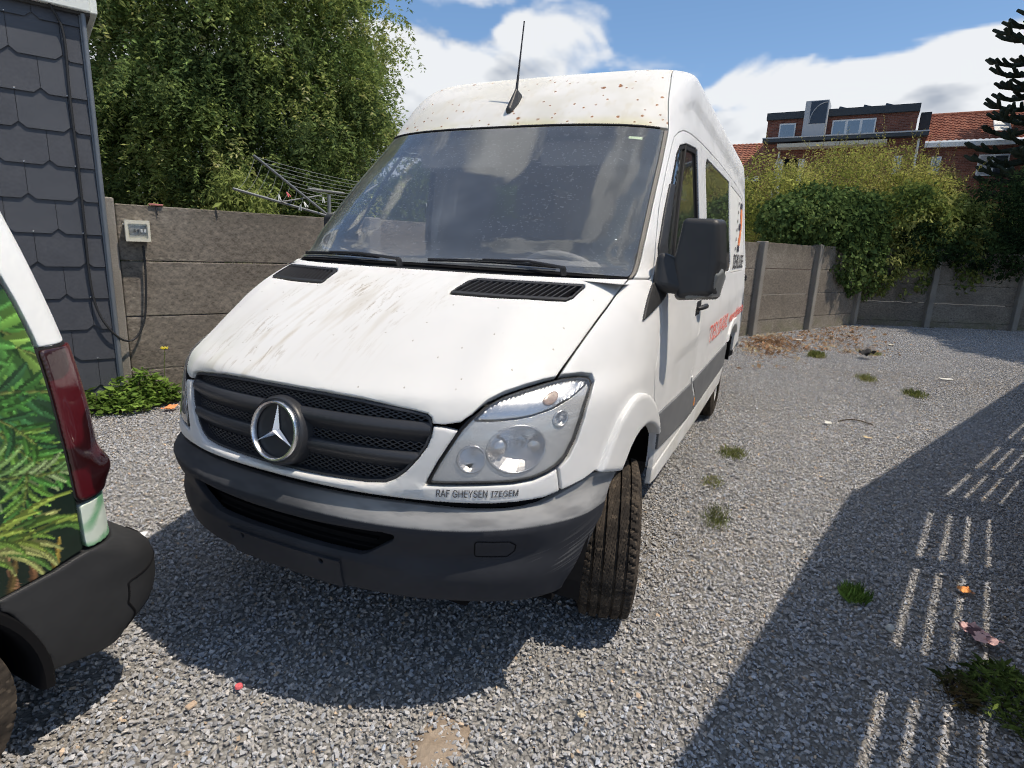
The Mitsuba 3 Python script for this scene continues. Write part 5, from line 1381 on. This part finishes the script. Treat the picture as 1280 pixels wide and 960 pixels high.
# ================================================================ houses far behind
HA = math.radians(84); HD = np.array([math.cos(HA), math.sin(HA), 0]); HN = np.array([HD[1], -HD[0], 0]); HQ = np.array([-34.0, 3.0, 0])
HR = np.stack([HD, -HN, [0, 0, 1]], 1)                    # u, depth behind, z


def hb(lo, hi, ch=0.0): return moved(bx(lo, hi, ch), HR, HQ)


def brick_col(p, n, uv):
    u = p.x * HD[0] + p.y * HD[1]; v = p.z / .075; row = dr.floor(v); w = u / .22 + .5 * (row - 2 * dr.floor(row / 2))
    fu, fv = w - dr.floor(w), v - row
    joint = dr.maximum(smoothstep(.06, .02, dr.minimum(fu, 1 - fu)), smoothstep(.14, .06, dr.minimum(fv, 1 - fv)))
    c = mix((.13, .048, .036), (.25, .095, .065), cell_rand(dr.floor(w), row))
    return mix(c, (.26, .22, .19), joint * .6)


mat('brick', pl(proc(brick_col), .9, spec=.15)); mat('slab_dark', pl((.035, .045, .055), .6)); mat('frame_white', pl((.74, .75, .74), .5)); mat('curtain', pl((.42, .43, .45), .8))
mat('house_glass', {'type': 'blendbsdf', 'weight': {'type': 'rgb', 'value': .35}, 'a': {'type': 'twosided', 'b': {'type': 'roughconductor', 'material': 'Al', 'alpha': .03, 'specular_reflectance': {'type': 'rgb', 'value': .35}}}, 'b': pl((.10, .12, .15), .3)})
mat('grey_panel', pl((.42, .44, .46), .5)); mat('awning', pl((.52, .49, .40), .8)); mat('solar', pl((.03, .04, .06), .2))


def tile_col(p, n, uv):
    u = p.x * HD[0] + p.y * HD[1]; w, v = u / .23, p.z / .16
    c = mix((.27, .105, .07), (.37, .17, .115), cell_rand(dr.floor(w), dr.floor(v)))
    return mix(c, (.20, .10, .075), smoothstep(.45, .7, fbm(p.x * 2, p.y * 2, p.z * 2, 3)) * .5)


mat('roof_tile', pl(proc(tile_col), .8, spec=.2))


def tiled(u0, u1, z0, z1, d0, d1, rows):
    """A tiled slope: waves across, steps down."""
    nu = int((u1 - u0) / .23) * 6; U = np.linspace(u0, u1, nu); G = []
    for r in range(rows):
        for e, lift in ((0, 0.0), (1, .055)):
            t = 1 - (r + e * .999) / rows
            G.append(np.stack([U, np.full(nu, d0 + (d1 - d0) * t), z0 + (z1 - z0) * t + lift + .035 * np.abs(np.sin(U / .23 * PI))], 1))
    return moved(grid(np.array(G)), HR, HQ)


def win(holder, u0, u1, z0, z1, lights=1, d=-.02, shutter=None):
    w = add(holder, 'window', hb((u0, d - .03, z0), (u1, d + .05, z1)), 'frame_white', False)
    k = (u1 - u0) / lights
    for i in range(lights):
        b = 'curtain' if shutter is not None and i in shutter else 'house_glass'
        add(w, 'pane', hb((u0 + k * i + .06, d - .036, z0 + .07), (u0 + k * (i + 1) - .06, d - .032, z1 - .07)), b, False)


BH = thing('brick_house', 'flat roofed brick house with dark roof edges and a grey stair turret', 'house')
add(BH, 'wall', hb((-3.84, 0, 0), (3.50, 7, 7.66)), 'brick', False)
add(BH, 'upper_wall', hb((-3.84, .25, 7.84), (3.02, 6.5, 8.88)), 'brick', False)
add(BH, 'roof_edge', hb((-3.90, .10, 8.87), (3.06, 6.7, 9.22)), 'slab_dark', False)
add(BH, 'balcony_slab', hb((-3.86, -.55, 7.63), (3.56, 1.2, 7.84)), 'slab_dark', False)
add(BH, 'slab_trim', hb((-3.88, -.57, 7.80), (3.58, -.55, 7.86)), 'grey_panel', False)
win(BH, -3.21, -2.41, 7.92, 8.66, 1, .22); win(BH, -.68, 1.28, 7.90, 8.68, 3, .22)
ST = add(BH, 'stair_turret', hb((-2.0, -.40, 7.86), (-.92, 1.0, 9.57)), 'grey_panel', False)
add(ST, 'turret_glass', hb((-1.74, -.42, 8.46), (-.97, -.405, 9.53)), 'solar', False)
add(ST, 'handrail', moved(tube([(-1.72 + .72 * (1 - math.cos(t)), -.44, 8.50 + .95 * math.sin(t)) for t in np.linspace(0, PI / 2, 14)], .022, 6), HR, HQ), 'grey_panel', 60)
add(BH, 'awning', hb((-3.05, -.9, 7.28), (1.9, -.02, 7.47)), 'awning', False)
add(BH, 'door', hb((-2.72, -.03, 4.8), (-2.02, -.01, 6.82)), 'deep_black', False); add(BH, 'door_panel', hb((-3.02, -.04, 4.8), (-2.74, -.01, 6.80)), 'frame_white', False)
add(BH, 'door_panel', hb((-1.99, -.04, 4.8), (-1.70, -.01, 6.80)), 'frame_white', False); win(BH, 2.33, 2.66, 5.9, 6.8)
add(BH, 'drainpipe', moved(tube([(3.22, -.08, 3), (3.22, -.08, 7.55)], .055, 8), HR, HQ), 'frame_white', 40)
add(BH, 'drainpipe', moved(tube([(-3.10, -.10, 4), (-3.10, -.10, 6.5), (-3.0, -.10, 6.9), (-3.0, -.10, 7.2)], .045, 8), HR, HQ), 'frame_white', 40)
for u in (-.54, .57, 1.53):
    sp = np.array([[u, 1.2, 9.23], [u + .70, 1.2, 9.23], [u + .70, 2.2, 9.24], [u, 2.2, 9.48]]); sp2 = np.array([[u, .6, 9.25], [u + .72, .6, 9.25], [u + .04, .6, 9.44]])
    add(BH, 'solar_panel', moved(prism(Polygon([(u, 9.225), (u + .72, 9.225), (u + .05, 9.43)]), 1.6, np.array([[1, 0, 0], [0, 0, 1.0], [0, 1.0, 0]]), (0, .6, 0)), HR, HQ), 'solar', False)
TH = thing('tiled_house', 'terraced brick house with an orange-red tiled roof behind the monkey puzzle tree', 'house')
add(TH, 'wall', hb((3.52, .30, 0), (12.5, 6.0, 7.20)), 'brick', False)
RF = add(TH, 'roof', tiled(3.25, 12.8, 7.36, 9.15, 0, 3.1, 16), 'roof_tile', 40); add(RF, 'ridge', moved(tube([(3.2, 3.1, 9.19), (12.8, 3.1, 9.19)], .09, 8), HR, HQ), 'roof_tile', 40)
add(TH, 'gutter', hb((3.50, -.12, 7.14), (12.8, .10, 7.34)), 'frame_white', False); add(TH, 'gable', hb((3.10, .5, 7.14), (3.26, 3.2, 8.0)), 'brick', False)
add(TH, 'chimney', hb((3.15, 1.2, 8.0), (3.60, 1.9, 9.0)), 'slab_dark', False)
slope = math.atan2(1.79, 3.1)
add(TH, 'skylight', moved(cbox((.64, 1.46, .10), (0, 0, 0), .02, rotx(slope)), HR, HQ + HR @ np.array([6.50, 1.45, 8.24])), 'frame_white', 20)
win(TH, 5.74, 6.90, 5.82, 6.78, 2, .28, (0,)); win(TH, 8.4, 9.6, 5.82, 6.78, 2, .28); win(TH, 3.9, 4.3, 5.9, 6.75, 1, .28)
LH = thing('tiled_house', 'low house with a bright orange tiled roof seen just past the van roof', 'house')
add(LH, 'wall', hb((-10.5, .30, 0), (-3.90, 6.0, 6.0)), 'brick', False); add(LH, 'roof', tiled(-10.8, -3.88, 5.9, 8.25, 0, 3.4, 18), 'roof_tile', 40); add(LH, 'gutter', hb((-10.8, -.12, 5.72), (-3.9, .10, 5.90)), 'frame_white', False)


# ================================================================ rotary clothes airer behind the left wall
mat('alu_tube', pl((.30, .31, .31), .45, metal=.6)); mat('line_pvc', pl((.24, .26, .25), .6)); mat('peg_red', pl((.70, .14, .16), .5)); mat('peg_white', pl((.72, .74, .70), .5))
CA = thing('rotary_clothes_airer', 'half folded rotary clothes airer with pegs behind the wall left of the van', 'clothes airer')
hub = np.array([-4.30, -4.50, 1.86]); tipA, tipB, tipC = np.array([-3.31, -4.80, 2.52]), np.array([-3.05, -4.89, 2.10]), np.array([-5.95, -4.95, 2.46])
add(CA, 'pole', tube([hub * [1, 1, 0], hub + [0, 0, .28]], .026, 10), 'alu_tube', 60)
add(CA, 'hub', lathe([(0, .05), (.05, .05), (.055, -.05), (0, -.05)], 16, (0, 0, 1), hub), 'box_grey', 40)
for tip in (tipA, tipB, tipC): add(CA, 'arm', tube([hub, tip], .017, 8), 'alu_tube', 60)
add(CA, 'strut', tube([(-3.58, -4.65, 1.99), (-4.30, -4.63, 2.14)], .010, 8), 'alu_tube', 60); add(CA, 'strut', tube([(-4.56, -5.12, 2.25), (-5.2, -5.0, 2.25)], .020, 8), 'alu_tube', 60)
for k in range(9):
    t = .28 + .70 * k / 8; a, c2 = hub + (tipA - hub) * t, hub + (tipC - hub) * t; b2 = hub + (tipB - hub) * t
    sag = lambda p, q, s: [p + (q - p) * u - np.array([0, 0, s * 4 * u * (1 - u)]) for u in np.linspace(0, 1, 9)]
    add(CA, 'line', tube(sag(a, c2, .03), .0036, 5), 'line_pvc', 60); add(CA, 'line', tube(sag(a, b2, .05 + .02 * (k % 3)), .0028, 5), 'line_pvc', 60)
for k, (p, b, an) in enumerate((((-3.46, -4.43, 2.10), 'peg_red', .6), ((-3.62, -4.36, 1.965), 'peg_white', -.3), ((-3.34, -4.44, 2.06), 'peg_white', .1), ((-4.14, -4.46, 2.10), 'peg_white', .0), ((-3.68, -4.36, 2.0), 'peg_white', .5))):
    q = np.array(p); v1, v2 = rotx(an) @ np.array([.012, 0, -.075]), rotx(an) @ np.array([-.012, .016, -.075])
    one('clothes_peg', ['red clothes peg on the airer', 'white clothes peg hanging lowest from the airer', 'pale clothes peg standing on the low arm of the airer', 'pale clothes peg close to the airer pole', 'white clothes peg beside the lowest one on the airer'][k], 'clothes peg', cat([tube([q, q + v1], .007, 6), tube([q, q + v2], .007, 6)]), b, 40, group='pegs on the clothes airer')

# ================================================================ weeds, grass, litter
rng = np.random.default_rng(90)
mat('weed_leaf', {'type': 'principledthin', 'base_color': {'type': 'mesh_attribute', 'name': 'vertex_color'}, 'roughness': .5, 'diff_trans': .7, 'spec_trans': 0.0, 'eta': 1.4})


def uz(u, off, z=0.0): return WALL_P + WALL_D * u + WALL_N * off + np.array([0, 0, z])


def weed(label, c, rad, h, n, size, cols, seed, asp=.55, group=None, name='weed', cat_='weed'):
    r = np.random.default_rng(seed); c = np.array(c, float)
    a, q = r.uniform(0, 2 * PI, n), np.sqrt(r.random(n)); hh = h * (1 - .75 * q ** 1.5) * r.uniform(.25, 1.0, n)
    P = c + np.stack([np.cos(a) * q * rad[0], np.sin(a) * q * rad[1], hh], 1); aa = r.uniform(0, 2 * PI, n)
    D = unit(np.stack([np.cos(aa), np.sin(aa), r.uniform(-.3, .8, n)], 1)); N = unit(np.array([0, 0, 1.0]) + r.normal(0, .45, (n, 3)))
    t = thing(name, label, cat_, group)
    m = leaves(P, D, N, size * np.exp(r.normal(0, .3, n)), asp); C = tones(r, P, cols, 6, seed, .2)
    add(t, 'leaves', m, 'weed_leaf', False, color=np.repeat(C, 4, 0))
    st = [tube([c + (P[i] - c) * [.8, .8, 0], P[i]], [.003, .002], 4) for i in range(0, n, max(1, n // 60))]
    add(t, 'stems', cat(st), 'bark', False, kind='stuff')
    return t


GR = [(.09, .15, .035), (.15, .25, .05), (.24, .36, .08)]
for k, (u, o, rx, h, n) in enumerate(((-.24, .34, .20, .20, 420), (.02, .26, .22, .30, 620), (.18, .24, .20, .38, 800), (.33, .26, .14, .24, 420), (.05, .42, .18, .18, 360))):
    weed(['leafy green weed at the foot of the slates', 'leafy green weed under the slate corner', 'tallest green weed at the foot of the concrete wall', 'green weed on the right end of the clump by the wall', 'low green weed at the front of the clump by the wall'][k], uz(u, o), (rx, rx * .8), h, n, .05, GR, 300 + k, group='weeds along the foot of the left wall')
FL = thing('yellow_flower', 'tall thin stem with a yellow flower head against the wall', 'flower')
fb = uz(.36, .18); add(FL, 'stem', tube(spline([fb, fb + [.01, 0, .25], fb + [-.01, .01, .50]], 10), .004, 5), mat('stem_green', pl((.10, .13, .04), .8)), 60)
add(FL, 'flower_head', cat([moved(trimesh.creation.icosphere(1, .006), None, fb + [-.01, .01, .505] + rng.normal(0, 1, 3) * [.014, .014, .006]) for k in range(18)]), mat('yellow_petal', pl((.72, .60, .04), .7)), False, kind='stuff')
st = uz(.62, .34); one('dry_stem', 'dry pale grass stem leaning by the wall next to the van', 'stem', tube(spline([st, st + [.02, .03, .18], st + [.04, .07, .36]], 10), .004, 5), mat('straw', pl((.50, .45, .28), .9)), 60)


def grass(label, c, rad, n, h, cols, seed, group=None):
    r = np.random.default_rng(seed); c = np.array(c, float); a, q = r.uniform(0, 2 * PI, n), np.sqrt(r.random(n)) * (.4 + .6 * r.random(n))
    P = c + np.stack([np.cos(a) * q * rad[0], np.sin(a) * q * rad[1], np.full(n, -.004)], 1)
    D = unit(np.stack([r.normal(0, .5, n), r.normal(0, .5, n), np.ones(n)], 1)); N = unit(np.cross(D, r.normal(size=(n, 3))))
    m = leaves(P, D, N, h * r.uniform(.6, 1.6, n), .12); C = tones(r, P, cols, 5, seed, .25)
    return one('grass_tuft', label, 'grass', m, 'weed_leaf', False, kind='stuff', color=np.repeat(C, 4, 0), group=group)


OL = [(.13, .15, .045), (.20, .23, .07), (.30, .29, .12)]
for k, (lab, p, rd, n, h) in enumerate((('sparse grass tuft in the sunlit gravel halfway along the van', (-2.54, 1.19, 0), (.20, .14), 420, .035), ('longer strip of sparse grass in the gravel beside the front wheel', (-1.22, 1.21, 0), (.24, .11), 420, .03), ('small dark grass tuft in the shade of the fence', (-.64, 1.90, 0), (.09, .07), 330, .05),
        ('grass tuft beside the black scrap near the back wall', (-8.6, 2.0, 0), (.25, .16), 500, .08), ('pale grass patch on the far gravel at the right', (-6.15, 3.0, 0), (.30, .16), 420, .05), ('faint grass near the grey rub strip of the van', (-1.80, 1.12, 0), (.16, .10), 220, .03), ('yellowish grass patch far out in the gravel', (-6.9, 2.55, 0), (.35, .16), 330, .05), ('faint grass patch in the middle distance near the back wall', (-9.6, 2.9, 0), (.3, .2), 300, .05))):
    grass(lab, p, rd, n, h, OL if k not in (2,) else GR, 400 + k)
weed('big leafy weed clump at the lower right edge in the fence shade', (-.13, 2.36, 0), (.22, .12), .09, 700, .038, [(.08, .12, .035), (.14, .20, .05), (.24, .31, .09)], 500, .3)
weed('brown withered weed beside the green clump at the lower right', (-.10, 2.20, 0), (.12, .06), .05, 160, .035, [(.14, .10, .05), (.10, .09, .04), (.06, .08, .03)], 501, .3)

# dry leaves, gathered near the back wall
n = 2600; a = rng.random(n)
P = np.concatenate([np.stack([rng.normal(-9.6, .9, n // 2), rng.normal(1.25, .28, n // 2), np.full(n // 2, .012)], 1), np.stack([rng.uniform(-14.6, -9.3, n // 2), rng.normal(2.3, .55, n // 2), np.full(n // 2, .012)], 1)])
P = P[((P - WALL_P) @ WALL_N > .12)]
N = unit(np.array([0, 0, 1.0]) + rng.normal(0, .5, P.shape)); D = unit(np.cross(N, rng.normal(size=P.shape)))
C = tones(rng, P, [(.20, .13, .08), (.32, .20, .12), (.42, .27, .17), (.45, .36, .24)], 3, 4, .3)
one('leaf_litter', 'brown dry leaves scattered over the gravel near the wall behind the van', 'dry leaves', leaves(P, D, N, .06 * np.exp(rng.normal(0, .3, len(P))), .6), 'weed_leaf', False, kind='stuff', color=np.repeat(C, 4, 0))


def scrap(name, label, catg, c, size, col, seed, curl=.02, rz=0.0, bs=None, group=None):
    r = np.random.default_rng(seed); k = 9; U, V = np.meshgrid(np.linspace(-.5, .5, k), np.linspace(-.5, .5, k), indexing='ij')
    z = curl * (meshkit.fbm(np.stack([U * 3 + seed, V * 3, 0 * U], -1), 3, seed)) + curl * 1.5 * np.abs(U) ** 2
    G = np.stack([U * size[0] + r.normal(0, .004, U.shape), V * size[1] + r.normal(0, .004, U.shape), z + .012], -1) @ rotz(rz).T + np.array(c)
    b = bs or mat(f'scrap_{seed}', pl(col, .8))
    lo = G.copy(); lo[..., 2] -= .0012
    return one(name, label, catg, cat([grid(G), M(grid(lo).vertices, grid(lo).faces[:, ::-1])]), b, 40, group=group)


scrap('paper', 'crumpled pink printed leaflet on the shaded gravel at the right', 'paper', (-.52, 2.355, .005), (.15, .085), (.60, .36, .34), 601, .035, .5,
      bs=mat('leaflet', pl(proc(lambda p, n, uv: mix((.62, .40, .38), (.10, .05, .06), smoothstep(.50, .60, noise(p.x * 55, p.y * 55)) * smoothstep(.06, .03, dr.abs(p.x + .54)))), .8)))
scrap('paper', 'white paper scrap on the ground between the two vehicles', 'paper', (.66, -1.38, .0), (.17, .08), (.70, .71, .74), 602, .03, .9)
scrap('plastic_sheet', 'white plastic piece on the ground by the wall behind the van wing', 'plastic', (-1.19, -3.72, 0), (.36, .18), (.74, .75, .72), 603, .05, 2.7)
scrap('plastic_piece', 'orange plastic piece on the gravel beside the van wing', 'plastic', (-.98, -3.42, 0), (.12, .09), (.75, .30, .12), 604, .03, .4)
scrap('peel', 'bright orange scrap lying in a stripe of light under the fence', 'scrap', (-.95, 2.40, 0), (.055, .05), (.80, .33, .10), 605, .015, .2)
scrap('rag', 'black crumpled rag on the far gravel near the back wall', 'rag', (-8.95, 2.75, 0), (.22, .18), (.015, .015, .017), 606, .14, .3)
for k, (x, y, s, c) in enumerate(((-4.0, 1.95, .10, (.62, .62, .58)), (-3.65, 2.25, .07, (.62, .52, .34)), (-7.6, 3.6, .16, (.6, .6, .56)), (-11.2, 3.4, .14, (.62, .6, .5)), (-3.9, 3.5, .09, (.52, .52, .52)), (-10.6, 1.75, .2, (.58, .55, .48)), (.68, .98, .030, (.55, .48, .36)), (-7.9, 4.6, .14, (.5, .5, .5)))):
    scrap('leaf', ['pale leaf on the gravel level with the rear wheel', 'tan leaf on the gravel a step past the pale one', 'whitish leaf on the far gravel in the middle', 'whitish leaf close to the back wall shade', 'grey leaf in the tip of the fence shade', 'large pale leaf among the brown litter', 'single light stone-coloured flake at the bottom of the picture', 'grey leaf in the far fence shade'][k], 'leaf', (x, y, 0), (s, s * .6), c, 620 + k, .012, k, group='pale leaves lying on the gravel')
one('stick', 'thin dark stick lying on the gravel beside the rear wheel', 'stick', tube(spline([(-4.15, 2.05, .012), (-4.3, 2.2, .015), (-4.2, 2.35, .012)], 8), .006, 5), 'bark', 60)
one('stone', 'lone white stone in the fence shade', 'stone', moved(trimesh.creation.icosphere(1, .018), None, (-.42, 2.02, .012)), mat('white_stone', pl((.55, .56, .53), .8)), False)
one('bottle_cap', 'small red cap on the gravel in front of the printed car', 'cap', lathe([(0, .008), (.012, .008), (.014, 0), (0, 0)], 12, (0, 0, 1), (1.115, -.135, .008)), 'peg_red', 30)
one('bricks', 'pale stone flake on the gravel under the bumper of the printed car', 'stone', cbox((.035, .02, .012), (1.25, -.20, .012), .004), mat('tan_stone', pl((.50, .38, .28), .85)), 20)

# bare trodden dirt showing through the stones at the bottom of the picture
mat('dirt', pl(proc(lambda p, n, uv: mix((.24, .19, .145), (.36, .30, .24), fbm(p.x * 30, p.y * 30, 0, 4))), .95, spec=.1))
k = 40; U, V = np.meshgrid(np.linspace(-1, 1, k), np.linspace(-1, 1, k), indexing='ij'); rr = np.sqrt(U ** 2 + V ** 2) + .8 * (meshkit.fbm(np.stack([U * 2.2, V * 2.2, 0 * U], -1), 4, 6) - .5)
G = np.stack([1.02 + .15 * U, .60 + .09 * V, -.014 + .017 * np.clip(1 - rr, -.2, 1) ** 1.0 + .006 * meshkit.fbm(np.stack([U * 9, V * 9, 0 * U], -1), 3, 7)], -1)
struct('dirt_patch', grid(G), 'dirt', True)
